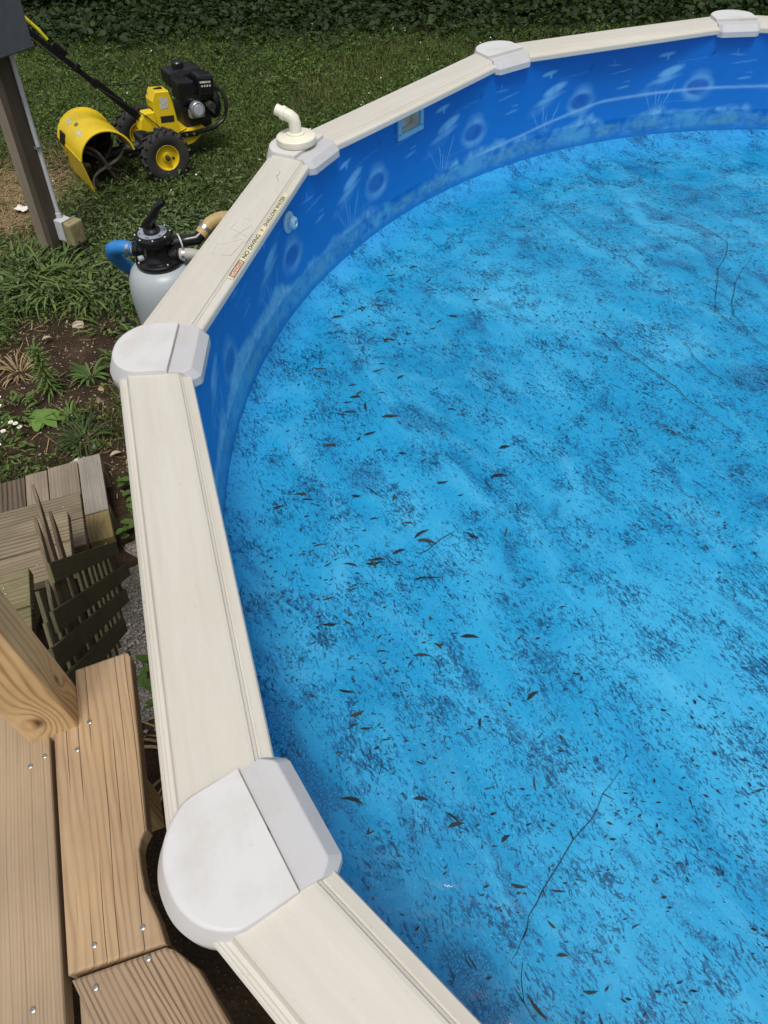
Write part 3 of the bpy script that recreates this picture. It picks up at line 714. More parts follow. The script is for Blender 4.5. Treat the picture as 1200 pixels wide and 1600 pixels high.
# vacuum adapter plate with elbow on the third corner cap
ea = corner(2); vp_ = polar(RV+0.085, ea, RIM+0.0155)
vac = thing('vacuum_plate', 'round cream vacuum plate with bent pipe elbow sitting on white corner cap', 'pool fitting', vp_)
vf = frame(vp_)
part('plate', MB().lathe([(0.072, 0.0), (0.074, 0.003), (0.074, 0.022), (0.070, 0.026), (0.064, 0.0275), (0.034, 0.031), (0.033, 0.036), (0.028, 0.038)], n=40), CREAMP, vac, vf)
el = [(0,0,0.03),(0,0,0.05),(0,0,0.068),(-0.003,0.002,0.080),(-0.016,0.005,0.090),(-0.032,0.010,0.096),(-0.050,0.016,0.103),(-0.064,0.021,0.108)]
part('elbow', MB().tube(el, [0.0235,0.0225,0.0225,0.0225,0.0222,0.0215,0.0195,0.0195], 20), CREAMP, vac, vf)
part('elbow_collar', MB().tube([(-0.032,0.010,0.096),(-0.043,0.0135,0.100)], 0.024, 20), CREAMP, vac, vf)

# ------------------------------------------------------------------ deck
DD = Vector((-0.3205, 0.9473, 0)); DN = Vector((0.9473, 0.3205, 0)); A0 = Vector((-0.482, 0.159, 0)); ZD = 1.22
DF = frame((A0.x, A0.y, ZD), x=DD)         # local x along boards, local y = z cross x = towards -DN
def dl(x, y): q = Vector((x, y, 0)) - A0; return (q.dot(DD), -q.dot(DN))
W_NEW = wood('new_deck_wood', lin(198, 166, 124), lin(136, 100, 66), 480, 0.42, 0.9, 0.62, wave=0.012)
W_NEW2 = wood('worn_deck_wood', lin(186, 160, 126), lin(122, 98, 74), 1150, 0.36, 0.25, 0.5, wave=0.0022)
W_CUT = wood('cut_deck_wood', lin(176, 148, 116), lin(92, 68, 48), 820, 0.26, 0.3, 0.95, wave=0.009)
deck = thing('wooden_deck', 'new timber deck with boards notched around the white pool corner cap', 'deck', (A0.x, A0.y, 0), x=DD)
polyR = [dl(*p) for p in [(-0.482,0.1595),(-0.5456,0.3590),(-0.5836,0.4756),(-0.5836+0.0,0.476)]]
edgeR = [(-0.345,0.1955),(-0.362,0.228),(-0.391,0.270),(-0.405,0.305),(-0.4125,0.330),(-0.412,0.345),(-0.4065,0.360),(-0.4555,0.530),(-0.497,0.667),(-0.500,0.680),(-0.507,0.6885),(-0.514,0.688)]
pts = [dl(*p) for p in edgeR]; s_end = pts[-1][0]
notch = [dl(-0.586+0.004, 0.640), dl(-0.593+0.006, 0.623-0.001), dl(-0.567,0.5405), dl(-0.575,0.532)]
poly = [(0.001, 0.0)] + [(x, y) for x, y in pts] + [(s_end-0.004, -0.046), (0.502, -0.0455), (0.408, -0.0435), (0.404, 0.0)]
def board(poly, name, mat, z=0.0, th=0.038, bev=0.005, label=None, par=None, F=None):
    F = DF if F is None else F; xs = [p[0] for p in poly]; ys = [p[1] for p in poly]; c = ((min(xs)+max(xs))/2, (min(ys)+max(ys))/2)
    area = sum(poly[i][0]*poly[(i+1) % len(poly)][1]-poly[(i+1) % len(poly)][0]*poly[i][1] for i in range(len(poly)))
    pl = [(x-c[0], y-c[1]) for x, y in poly]
    if area < 0: pl.reverse()
    return part(name, MB().prism(pl, -th, 0, bev), mat, par or deck, F @ Matrix.Translation((c[0], c[1], z)), label)
board(poly, 'deck_board', W_NEW, label='tan board with long cracks, scalloped edge beside the corner cap')
# the lanes to the left
board([(-1.3, 0.007), (-1.3, 0.146), (0.53, 0.146), (0.53, 0.090), (0.53, 0.007)], 'deck_board', W_NEW2, label='grey brown board left of the scalloped board')
for i in range(1, 6): board([(-1.3, 0.007+0.146*i), (-1.3, 0.146+0.146*i), (0.53, 0.146+0.146*i), (0.53, 0.007+0.146*i)], 'deck_board', W_NEW2)
# the piece under the cut board, then the cut board along the next rail
board([(-0.35, -0.139), (-0.35, 0.0), (-0.004, 0.0), (-0.004, -0.139)], 'deck_board', W_NEW2, z=-0.041, label='short lower board under the angled board')
cut = [(-0.4765,0.1545),(-0.3455,0.1925),(-0.331,0.1885),(-0.292,0.163),(-0.236,0.096),(-0.09,-0.075),(-0.20,-0.18),(-0.431,0.100)]
cd = Vector((0.645, -0.764, 0)); CF = frame((-0.4765, 0.1545, ZD), x=cd); cn = Vector((0,0,1)).cross(cd)
cl_ = [((Vector((x,y,0))-Vector((-0.4765,0.1545,0))).dot(cd), (Vector((x,y,0))-Vector((-0.4765,0.1545,0))).dot(cn)) for x, y in cut]
board(cl_, 'deck_board', W_CUT, z=-0.001, F=CF, label='angled board with strong dark grain at the front of the deck')
JO = wood('joist_wood', lin(150, 128, 96), lin(104, 84, 60), 520, 0.2, 0.3, 0.5, wave=0.005)
def beam(p, q, w, h, name, mat, par):
    p, q = Vector(p), Vector(q); L = (q-p).length; F = frame((p+q)/2, x=(q-p))
    return part(name, MB().box((0, 0, 0), (L, w, h), bev=0.003), mat, par, F)
def dw(s, y, z): v = DF @ Vector((s, y, 0)); return (v.x, v.y, z)
for s in (0.47, 0.06, -0.35, -0.8): beam(dw(s, -0.02, ZD-0.115), dw(s, 0.87, ZD-0.115), 0.038, 0.14, 'joist', JO, deck)
for s, y in ((0.43, 0.80), (-0.75, 0.12), (-0.75, 0.8), (0.02, 0.10)): beam(dw(s, y, 0), dw(s, y, ZD-0.19), 0.089, 0.089, 'leg_post', JO, deck)
SCRM = plain('screw_steel', lin(176, 176, 172), 0.3, 0.15, 80, metal=0.85)
scw = MB().lathe([(0.0042, 0.0), (0.0042, 0.0006), (0.0034, 0.0011), (0.0014, 0.0011), (0.0012, 0.0004), (0.0, 0.0004)], n=12).mesh('screw', SCRM)
for x, y in [(-0.452,0.197),(-0.384,0.218),(-0.437,0.144),(-0.368,0.178),(-0.546,0.548),(-0.555,0.497),(-0.61,0.487),(-0.52,0.12),(-0.63,0.47)]:
    part('screw', scw, None, deck, frame((x, y, ZD+0.0004)))
# corner post
W_POST = wood('post_wood', lin(228, 200, 152), lin(160, 112, 64), 420, 0.0, 0.0, 0.8, wave=0.006, knot=[(0.055, -0.006, -0.046, -20, 0.030), (0.10, 0.046, 0.0, 14, 0.024)])
pc = Vector((-0.6185, 0.5675, 0)); px = Vector((0.943, 0.333, 0))
PF = Matrix.Identity(4); Y_ = Vector((-0.333, 0.943, 0))
for i in range(3): PF[i][0] = (0,0,1)[i]; PF[i][1] = px[i]; PF[i][2] = Y_[i]
post = thing('deck_post', 'square new timber post with a dark knot at the edge of the deck', 'post', (pc.x, pc.y, 0))
F2 = PF.copy(); F2.translation = (pc.x, pc.y, ZD)
part('timber', MB().box((0.05, 0, 0), (1.3, 0.087, 0.087), bev=0.004), W_POST, post, F2)

# ------------------------------------------------------------------ weathered steps
E2 = Vector((0.33, -0.944, 0)).normalized(); EN = Vector((0.944, 0.33, 0)).normalized(); S0 = Vector((-1.195, 1.88, 0))
OLD = wood('old_step_wood', lin(160, 144, 116), lin(78, 66, 48), 430, 0.25, 0.7, 0.9, green=0.10, wave=0.009)
OLDG = wood('mossy_step_wood', lin(150, 140, 104), lin(74, 66, 46), 430, 0.15, 0.7, 0.9, green=0.7, wave=0.009)
GREY = wood('grey_plank_wood', lin(176, 170, 160), lin(82, 78, 72), 900, 0.45, 0.5, 0.9, wave=0.002)
SMOOTH = wood('taupe_plank_wood', lin(152, 138, 120), lin(96, 82, 68), 420, 0.35, 0.6, 0.6, wave=0.003)
DARKW = wood('dark_stained_plank', lin(110, 96, 80), lin(30, 24, 19), 300, 0.1, 0.5, 1.0, wave=0.004)
YEL = wood('yellow_block_wood', lin(150, 132, 92), lin(100, 82, 52), 300, 0.0, 0.1, 0.5, green=0.3, wave=0.004, knot=[(0.0, 0.0, 0.01, 10, 0.02)])
steps = thing('wooden_steps', 'weathered grey wooden steps leading down from the deck beside the lattice', 'steps', (S0.x, S0.y, 0), x=E2)
def sw(s, n, z): v = S0 + E2*s + EN*n; return Vector((v.x, v.y, z))
def plank(p, q, w, th, mat, par, name='tread', bev=0.004, label=None, tilt=0.0):
    p, q = Vector(p), Vector(q); F = frame((p+q)/2, x=(q-p)) @ Matrix.Rotation(tilt, 4, 'X')
    return part(name, MB().box((0, 0, 0), ((q-p).length, w, th), bev=bev), mat, par, F, label)
TR = [(0.0, 0.40, 0.0), (0.285, 0.595, 0.0), (0.68, 0.80, -0.065), (0.97, 1.0, -0.16)]
for i, (s, z, n) in enumerate(TR):
    m = OLDG if i == 2 else OLD
    for j in (0, 1):
        plank(sw(s+0.066+0.143*j, n-1.0, z-0.019), sw(s+0.066+0.143*j, n, z-0.019), 0.137, 0.038, m, steps, tilt=random.uniform(-.01, .01))
    for j in range(2):
        for nn in (-0.06, -0.10 if j else -0.055):
            v = sw(s+0.03+0.143*j+random.uniform(0, .05), n+nn-0.01, z+0.0005); part('screw', scw, None, steps, frame(v))
for n in (-0.20, -0.9):
    beam(sw(0.02, n, 0.16), sw(1.22, n, 0.88), 0.038, 0.14, 'stringer', OLD, steps)
    beam(sw(0.02, n, 0.0), sw(0.02, n, 0.32), 0.089, 0.038, 'riser_post', OLD, steps)
land = thing('plank_landing', 'low landing of old planks at the foot of the wooden steps', 'landing', (-1.34, 2.36, 0), x=E2)
L0 = Vector((-1.312, 2.352, 0))
def lw(s, n, z): v = L0 + E2*s + EN*n; return Vector((v.x, v.y, z))
x_ = 0.0
for w, m, s0, lb in ((0.104, GREY, 0.0, 'pale grey plank with rough grain'), (0.135, SMOOTH, 0.012, None), (0.098, SMOOTH, 0.02, None), (0.185, DARKW, 0.03, 'dark stained plank with stripes'), (0.14, OLD, 0.03, None)):
    plank(lw(s0-0.012, -x_-w/2, 0.128), lw(0.355+s0*0.2, -x_-w/2, 0.128), w-0.004, 0.03, m, land, 'plank', label=lb); x_ += w
plank(lw(0.36, -0.052, 0.118), lw(0.52, -0.048, 0.118), 0.10, 0.045, YEL, land, 'block', label='yellowish end block with knots')
for s in (0.05, 0.33): beam(lw(s, 0.0, 0.055), lw(s, -0.68, 0.055), 0.06, 0.11, 'bearer', OLD, land)

# lattice panel leaning on the steps
LAT = wood('lattice_wood', lin(112, 106, 82), lin(58, 54, 40), 700, 0.05, 0.3, 0.6, green=0.3, rough=0.9, wave=0.004)
LATE = wood('lattice_tip_wood', lin(136, 118, 96), lin(78, 64, 50), 700, 0.1, 0.3, 0.6, rough=0.9, wave=0.004)
lat = thing('lattice_panel', 'broken weathered wooden lattice panel standing beside the grey steps', 'lattice', (S0.x+EN.x*0.06, S0.y+EN.y*0.06, 0), x=E2)
def strip(s0, z0, s1, z1, off, w, mat, th=0.009, point=0.0):
    p = S0+EN*off+E2*s0; q = S0+EN*off+E2*s1; P = Vector((p.x, p.y, z0)); Q = Vector((q.x, q.y, z1)); L = (Q-P).length
    F = frame((P+Q)/2, x=(Q-P), z=EN); pl = [(-L/2, -w/2), (L/2, -w/2), (L/2, w/2), (-L/2+point*0.4, w/2)]
    if point: pl.insert(4, (-L/2-point*0.2, w*0.1)); pl[0] = (-L/2+point, -w/2)
    return part('slat', MB().prism(pl, -th/2, th/2, 0.0012, 1), mat, lat, F)
for s0, z0, s1, z1 in ((.93,1.05,.17,.235),(1.08,1.05,.17,.085),(1.20,1.075,.385,.195),(1.22,.99,.60,.31),(1.22,.84,.74,.30)): strip(s0, z0-0.02, s1, z1-0.02, 0.066, 0.052, LAT)
tips = [(.67,1.06,.13),(.79,1.07,.09),(.655,.95,.08)]
for i in range(17):
    s_ = 1.17-0.066*i; z_ = min(1.04, 0.04+s_*0.98)+random.uniform(0.0, 0.05)
    tips.append((s_-0.02, z_, 0.05 if i % 3 == 0 else 0.0))
for i, (s, z, pt) in enumerate(sorted(tips)):
    k = 0.0; zm_ = lambda q: max(0.17, 0.21+0.55*(q-0.44))
    while k < 1.24-s and z-0.80*k > zm_(s+k): k += 0.01
    if k < 0.12: continue
    strip(s, z, s+k, z-0.80*k, 0.0535+0.0012*(i % 2), random.uniform(.036, .044), LATE if pt > 0.07 else LAT, point=pt)
# ------------------------------------------------------------------ utility post
UL = wood('old_post_light', lin(158, 148, 128), lin(98, 88, 74), 520, 0.4, 0.7, 0.6, wave=0.004); UD = wood('old_post_dark', lin(84, 74, 62), lin(42, 36, 30), 520, 0.15, 0.5, 0.6, wave=0.004)
ub = Vector((-2.135, 4.45, 0)); ulean = Vector((0.085, 0.0, 1)).normalized(); uf = Vector((0.88, -0.475, 0)).normalized()    # uf: normal of the face that carries the conduit
Xu = ulean; Zu = (uf - Xu*uf.dot(Xu)).normalized(); Yu = Zu.cross(Xu)
UF = Matrix.Identity(4)
for i in range(3): UF[i][0] = Xu[i]; UF[i][1] = Yu[i]; UF[i][2] = Zu[i]
UF.translation = ub
up = thing('utility_post', 'old leaning timber post carrying a grey conduit in the lawn', 'post', ub)
part('timber', MB().box((0.85, 0.0, -0.040), (2.0, 0.132, 0.080), bev=0.005), UL, up, UF)
part('timber', MB().box((0.85, 0.006, 0.030), (2.0, 0.132, 0.050), bev=0.005), UD, up, UF)
GREYP = plain('grey_conduit', lin(196, 200, 204), 0.45, 0.06, 20); GBOX = plain('grey_box', lin(92, 97, 106), 0.5, 0.08, 18)
cond = thing('electrical_conduit', 'thin grey conduit pipe strapped to the old post above the outlet box', 'conduit', UF @ Vector((0.3, 0, 0.06)))
part('pipe', MB().tube([(0.27, -0.032, 0.068), (0.7, -0.032, 0.068), (1.02, -0.032, 0.068), (1.20, -0.032, 0.068)], 0.0135, 12), GREYP, cond, UF)
part('coupling', MB().tube([(0.262, -0.032, 0.068), (0.295, -0.032, 0.068)], 0.0185, 12), GREYP, cond, UF)
st = MB().box((0.70, -0.032, 0.0835), (0.016, 0.040, 0.003)); st.box((0.70, -0.062, 0.058), (0.016, 0.024, 0.003)); st.box((0.70, -0.0535, 0.0705), (0.016, 0.003, 0.027)); st.box((0.70, -0.0105, 0.0705), (0.016, 0.003, 0.027))
part('strap', st, plain('strap_steel', lin(170, 172, 172), 0.4, 0.1, 50, metal=0.6), cond, UF)
part('lower_pipe', MB().tube([(-0.02, -0.050, 0.075), (0.14, -0.050, 0.075)], 0.0135, 12), GREYP, cond, UF)
ob = thing('outlet_box', 'grey outlet box with yellowed plastic cover low on the old post', 'outlet box', UF @ Vector((0.2, 0, 0.1)))
part('box_body', MB().box((0.195, -0.030, 0.095), (0.135, 0.085, 0.075), bev=0.004), GREYP, ob, UF)
part('cover', MB().box((0.190, -0.038, 0.168), (0.150, 0.112, 0.062), bev=0.012), plain('yellowed_cover', lin(150, 140, 104), 0.35, 0.25, 35, dirt=(lin(84, 76, 50), 0.6)), ob, UF)
part('cover_rim', MB().box((0.192, -0.036, 0.1355), (0.156, 0.118, 0.0045), bev=0.001), plain('cover_rim', lin(170, 164, 140), 0.4, 0.15, 35), ob, UF)
mt = thing('meter_box', 'dark grey electrical box at the top of the old post', 'electrical box', UF @ Vector((1.4, 0, 0)))
part('box_body', MB().box((1.45, 0.02, 0.090), (0.46, 0.25, 0.17), bev=0.006), GBOX, mt, UF)
part('lid', MB().box((1.45, 0.02, 0.1785), (0.445, 0.238, 0.006), bev=0.002), GBOX, mt, UF)
part('hub', MB().tube([(1.185, -0.032, 0.068), (1.222, -0.032, 0.068)], 0.02, 12), GREYP, mt, UF)
CORD = plain('black_cord', lin(24, 24, 24), 0.5, 0.2, 40)
cs = UF @ Vector((0.145, -0.05, 0.14)); cp = []
for i in range(13):
    t = i/12; q = Vector((cs.x, cs.y, cs.z)).lerp(Vector((-1.36, 3.42, 0.05)), t); q.z += -0.28*t*(1-t)*0.3; q.x += 0.02*math.sin(t*7); cp.append(q)
tag(part('power_cord', MB().tube([p-cs for p in cp], 0.0065, 8), CORD, None, frame(cs)), 'black power cord hanging from the outlet box towards the filter tank', 'cord')

# ------------------------------------------------------------------ sand filter
fc = Vector((-1.005, 3.04, 0)); FF = frame(fc)
BLK = plain('black_plastic', lin(24, 25, 27), 0.22, 0.25, 30, bump=0.04); TANKM = plain('grey_tank', lin(166, 174, 178), 0.34, 0.05, 5, bump=0.02)
flt = thing('sand_filter', 'grey sand filter tank with black valve head behind the cream rail', 'pool filter', fc)
part('tank', MB().lathe([(0.10, 0.02), (0.135, 0.03), (0.155, 0.08), (0.165, 0.16), (0.170, 0.20), (0.1705, 0.205), (0.1705, 0.225), (0.170, 0.23), (0.176, 0.53), (0.174, 0.59), (0.165, 0.645), (0.146, 0.685), (0.122, 0.707), (0.085, 0.718)], n=48), TANKM, flt, FF)
part('base', MB().lathe([(0.16, 0.0), (0.165, 0.01), (0.14, 0.10), (0.125, 0.10)], n=32), BLK, flt, FF)
part('clamp_ring', MB().lathe([(0.090, 0.703), (0.106, 0.707), (0.110, 0.713), (0.110, 0.733), (0.105, 0.740), (0.09, 0.744), (0.07, 0.747)], n=40), BLK, flt, FF)
part('valve_body', MB().lathe([(0.080, 0.742), (0.075, 0.752), (0.070, 0.765), (0.067, 0.78), (0.068, 0.80), (0.074, 0.82)], n=40), BLK, flt, FF)
part('valve_lid', MB().lathe([(0.070, 0.815), (0.083, 0.820), (0.086, 0.826), (0.086, 0.846), (0.083, 0.852), (0.072, 0.856), (0.03, 0.858), (0.0, 0.858)], n=44), BLK, flt, FF)
part('dial_ring', MB().lathe([(0.037, 0.8585), (0.037, 0.8605), (0.065, 0.8595), (0.065, 0.857)], n=44, cap=False), plain('dial_grey', lin(150, 158, 170), 0.4, 0.12, 60, dirt=(lin(60, 64, 70), 0.5)), flt, FF)
dm = MB()
for i in range(6):
    a = i*PI/3+0.3; dm.box((0.056*math.cos(a), 0.056*math.sin(a), 0.8612), (0.016, 0.005, 0.0006), rot=Euler((0, 0, a+PI/2)).to_matrix())
part('dial_marks', dm, plain('dial_ink', lin(50, 54, 60), 0.5, 0.1, 60, bump=0), flt, FF)
hd = MB().lathe([(0.038, 0.857), (0.038, 0.872), (0.030, 0.882), (0.0, 0.884)], n=28)
hd.tube([(-0.022, 0.03, 0.872), (-0.008, 0.015, 0.890), (0.012, -0.002, 0.916), (0.036, -0.010, 0.948), (0.054, -0.014, 0.974), (0.076, -0.016, 0.994), (0.094, -0.017, 1.002)], [0.028, 0.027, 0.022, 0.018, 0.0165, 0.017, 0.012], 14)
part('valve_handle', hd, BLK, flt, FF)
bolt = MB().lathe([(0.0058, 0), (0.0058, 0.004), (0.004, 0.006), (0, 0.006)], n=8).mesh('bolt', SCRM)
for i in range(8):
    a = i*PI/4+0.2; part('bolt', bolt, None, flt, frame(fc + Vector((0.078*math.cos(a), 0.078*math.sin(a), 0.8535))))
for i in range(4):
    a = i*PI/2+0.6; part('bolt', bolt, None, flt, frame(fc + Vector((0.099*math.cos(a), 0.099*math.sin(a), 0.740))))
STEEL = plain('clamp_steel', lin(190, 192, 194), 0.25, 0.15, 60, metal=0.9)
def dirv(a): return Vector((math.cos(a), math.sin(a), 0))
def port(a, z, L, name='port'):
    p = dirv(a); c = Vector((0, 0, z))
    part(name, MB().tube([c+p*0.06, c+p*L], 0.033, 18).tube([c+p*(L-0.028), c+p*(L-0.006)], 0.039, 18), BLK, flt, FF)
al, ar = R(168), R(28)
port(al, 0.768, 0.112); port(ar, 0.778, 0.106); port(R(-8), 0.755, 0.106)
for a, z, L in ((ar, 0.778, 0.112),): part('port_ring', MB().tube([Vector((0,0,z))+dirv(a)*(L-0.006), Vector((0,0,z))+dirv(a)*(L)], 0.041, 20), plain('white_ring', lin(214, 216, 216), 0.4, 0.1, 20), flt, FF)
part('barb', MB().tube([Vector((0,0,.768))+dirv(al)*0.112, Vector((0,0,.768))+dirv(al)*0.146], 0.0235, 16), plain('white_barb', lin(216, 214, 200), 0.4, 0.1, 20), flt, FF)
part('elbow', MB().tube([Vector((0,0,.778))+dirv(ar)*0.112, Vector((0,0,.776))+dirv(ar)*0.150, Vector((0.028,-0.003,.780))+dirv(ar)*0.165, Vector((0.05,0.02,.796))+dirv(ar)*0.172], [0.026, 0.026, 0.027, 0.024], 16), BLK, flt, FF)
part('pressure_gauge', MB().tube([(-0.060, -0.040, 0.758), (-0.080, -0.052, 0.758)], 0.013, 14), plain('gauge_grey', lin(170, 176, 180), 0.3, 0.2, 40), flt, FF)
part('drain_cap', MB().tube([(-0.10, -0.135, 0.10), (-0.118, -0.16, 0.10)], 0.022, 14), BLK, flt, FF)
fl_ = MB()
for zz, w in ((0.33, 0.085), (0.30, 0.07)):
    for i in range(8):
        a = R(232)+i*0.10; fl_.box((0.1712*math.cos(a), 0.1712*math.sin(a), zz), (0.0012, 0.0172, 0.016), rot=Euler((0, 0, a)).to_matrix())
part('label_patch', fl_, plain('label_dark', lin(46, 48, 52), 0.5, 0.4, 90, bump=0), flt, FF)
def hose(name, pts, r, mat, label, base):
    P = [Vector(p) for p in pts]; out = []
    for i in range(len(P)-1):
        a, b, c, d = P[max(i-1, 0)], P[i], P[i+1], P[min(i+2, len(P)-1)]
        for k in range(9):
            t = k/9; out.append(0.5*((2*b)+(c-a)*t+(2*a-5*b+4*c-d)*t*t+(3*b-a-3*c+d)*t**3))
    out.append(P[-1]); t_ = thing(name, label, 'hose', base); w = frame(base); bb = Vector(base)
    rr = [r*(1+0.025*math.sin(i*2.2)) for i in range(len(out))]
    part('hose_body', MB().tube([p-bb for p in out], rr, 18), mat, t_, w); return t_, w, bb, out
bp0 = fc + dirv(al)*0.122 + Vector((0,0,0.768))
BLUE = plain('blue_hose', lin(44, 126, 196), 0.45, 0.12, 14, dirt=(lin(40, 70, 96), 0.5)); TAN = plain('tan_hose', lin(176, 154, 104), 0.55, 0.12, 14, dirt=(lin(120, 104, 70), 0.4)); GHOSE = plain('grey_hose', lin(170, 168, 162), 0.55, 0.1, 14)
h1 = hose('blue_hose', [bp0, bp0+Vector((-0.055,0.012,0.004)), bp0+Vector((-0.105,0.03,-0.015)), bp0+Vector((-0.118,0.06,-0.07)), bp0+Vector((-0.085,0.11,-0.16)), bp0+Vector((-0.03,0.16,-0.27)), bp0+Vector((0.05,0.20,-0.42)), bp0+Vector((0.12,0.22,-0.68))], 0.0315, BLUE, 'bright blue hose looping down from the left side of the filter valve', bp0)
part('hose_clamp', MB().tube([bp0-h1[2]+Vector((-0.010,0.002,0)), bp0-h1[2]+Vector((-0.022,0.0045,0.001))], 0.0335, 18).box(bp0-h1[2]+Vector((-0.016,-0.034,0.012)), (0.016, 0.008, 0.014)), STEEL, h1[0], h1[1])
tp0 = fc + Vector((0.05,0.02,.796)) + dirv(ar)*0.172
h2 = hose('tan_hose', [tp0+Vector((-0.012,-0.008,-0.008)), tp0+Vector((0.03,0.035,0.022)), tp0+Vector((0.09,0.075,0.030)), tp0+Vector((0.16,0.085,0.012)), tp0+Vector((0.24,0.04,-0.005)), tp0+Vector((0.29,-0.08,0.03)), Vector((-0.52,2.60,1.02)), Vector((-0.455,2.50,1.15)), Vector((-0.385,2.476,1.183))], 0.031, TAN, 'thick tan hose arching from the filter valve behind the rail', tp0)
part('hose_clamp', MB().tube([Vector((0.004,0.008,0.006)), Vector((0.014,0.019,0.013))], 0.034, 18).box((0.0, 0.02, 0.045), (0.014, 0.014, 0.010)), STEEL, h2[0], h2[1])
gp0 = fc + dirv(R(-8))*0.106 + Vector((0,0,0.755))
h3 = hose('grey_hose', [gp0, gp0+Vector((0.06,0.0,-0.004)), gp0+Vector((0.14,0.02,-0.05)), gp0+Vector((0.20,0.05,-0.16)), gp0+Vector((0.23,0.08,-0.38)), gp0+Vector((0.25,0.14,-0.70))], 0.027, GHOSE, 'short grey hose leaving the filter valve beside the rail', gp0)
part('hose_clamp', MB().tube([Vector((0.012,0,0)), Vector((0.024,0,-0.001))], 0.030, 18), STEEL, h3[0], h3[1])

# ------------------------------------------------------------------ tiller
tm = Vector((-1.72, 5.76, 0.0)); ta = math.atan2(0.541, 0.841); TF = frame(tm, ta)
YELM = plain('yellow_paint', lin(230, 198, 36), 0.32, 0.06, 8, bump=0.03, dirt=(lin(120, 96, 40), 0.35)); RUB = plain('tyre_rubber', lin(44, 44, 43), 0.85, 0.25, 25, dirt=(lin(84, 76, 62), 0.6)); TB = plain('black_steel', lin(20, 20, 21), 0.3, 0.3, 25, spec=0.5); DIRTY = plain('muddy_steel', lin(58, 50, 42), 0.7, 0.4, 30, dirt=(lin(96, 84, 68), 0.8))
til = thing('garden_tiller', 'yellow rear tine garden tiller with black engine parked on the lawn', 'tiller', tm, ta)
def wheel(y, sgn):
    w = TF @ Matrix.Translation((0, y, 0.185)) ; e = link('wheel', None, til, w)
    ty = MB().lathe([(0.092, -0.050), (0.120, -0.060), (0.150, -0.062), (0.166, -0.054), (0.172, -0.03), (0.172, 0.03), (0.166, 0.054), (0.150, 0.062), (0.120, 0.060), (0.092, 0.050)], axis='Y', n=40, cap=False)
    part('tyre', ty, RUB, e, w)
    lug = MB()
    for i in range(18):
        for s in (-1, 1):
            a = 2*PI*(i+(0.5 if s > 0 else 0))/18; r = 0.174
            m = Matrix.Rotation(-a, 3, 'Y') @ Matrix.Rotation(s*0.6, 3, 'X').to_3x3()
            c = Vector((r*math.cos(a), s*0.030, r*math.sin(a))); rot = Matrix.Rotation(-a, 3, 'Y') @ Matrix.Rotation(s*0.65, 3, 'X')
            lug.box(c, (0.024, 0.066, 0.017), rot=rot, bev=0.003)
    part('tread_lugs', lug, RUB, e, w)
    rm = MB().lathe([(0.094, -0.046), (0.088, -0.050), (0.084, -0.046), (0.080, -0.026), (0.060, -0.022), (0.035, -0.026), (0.030, -0.036), (0.0, -0.036)], axis='Y', n=32, cap=False)
    rm.lathe([(0.0, 0.036), (0.030, 0.036), (0.035, 0.026), (0.080, 0.026), (0.088, 0.050), (0.094, 0.046)], axis='Y', n=32, cap=False)
    part('rim', rm, YELM, e, w)
    part('hub', MB().lathe([(0.017, -0.062), (0.017, -0.03)], axis='Y', n=16).lathe([(0.009, -0.072), (0.009, -0.062)], axis='Y', n=10), DIRTY, e, w)
    part('valve_hole', MB().lathe([(0.010, -0.0275), (0.010, -0.022)], c=(0.05, 0, -0.02), axis='Y', n=10), TB, e, w)
wheel(-0.30, -1); wheel(0.24, 1)
part('axle', MB().lathe([(0.022, -0.24), (0.022, 0.18)], c=(0, 0, 0.185), axis='Y', n=14), DIRTY, til, TF)
gb = MB().box((-0.02, -0.03, 0.20), (0.17, 0.15, 0.16), bev=0.02).tube([(-0.05, -0.03, 0.20), (-0.38, -0.03, 0.19)], 0.036, 14)
part('gearbox', gb, plain('gearbox_black', lin(40, 40, 42), 0.5, 0.3, 30), til, TF)
# hood over the tines
ho = link('tine_hood', None, til, TF)
hc = (-0.405, 0.245); hr = 0.198; y0, y1 = -0.265, 0.265; na = 22; vs = []
arc = [R(8)+(R(168)-R(8))*i/na for i in range(na+1)]
def hood_sheet(r, ya, yb):
    mb = MB(); v = []
    for rr in (r, r-0.005):
        for a in arc:
            for y in (ya, yb): v.append((hc[0]+rr*math.cos(a), y, hc[1]+rr*math.sin(a)*0.98))
    n2 = (na+1)*2
    f = [(i*2, i*2+1, i*2+3, i*2+2) for i in range(na)] + [(n2+i*2+2, n2+i*2+3, n2+i*2+1, n2+i*2) for i in range(na)]
    f += [(i*2+2, n2+i*2+2, n2+i*2, i*2) for i in range(na)] + [(i*2+1, n2+i*2+1, n2+i*2+3, i*2+3) for i in range(na)]
    return mb.add(v, [tuple(reversed(q)) for q in f], True)
part('hood_shell', hood_sheet(hr, y0, y1), YELM, ho, TF)
for yy in (y0, y1): part('rolled_edge', MB().tube([(hc[0]+(hr+0.001)*math.cos(a), yy, hc[1]+(hr+0.001)*math.sin(a)*0.98) for a in arc], 0.008, 8), YELM, ho, TF)
HEND = []
a = arc[-1]; fx, fz = hc[0]+hr*math.cos(a), hc[1]+hr*math.sin(a)*0.98
fd = Vector((0.030, 0, -0.25)); 
part('rear_flap', MB().box((fx+fd.x/2-0.004, 0, fz+fd.z/2), (0.006, y1-y0+0.01, fd.length), rot=Euler((0, -math.atan2(fd.x, -fd.z), 0)).to_matrix(), bev=0.001), YELM, ho, TF)
am = R(160); part('flap_bracket', MB().box((hc[0]+(hr+0.006)*math.cos(am), 0.15, hc[1]+(hr+0.006)*math.sin(am)), (0.010, 0.10, 0.085), rot=Euler((0, -am, 0)).to_matrix(), bev=0.003), TB, ho, TF)
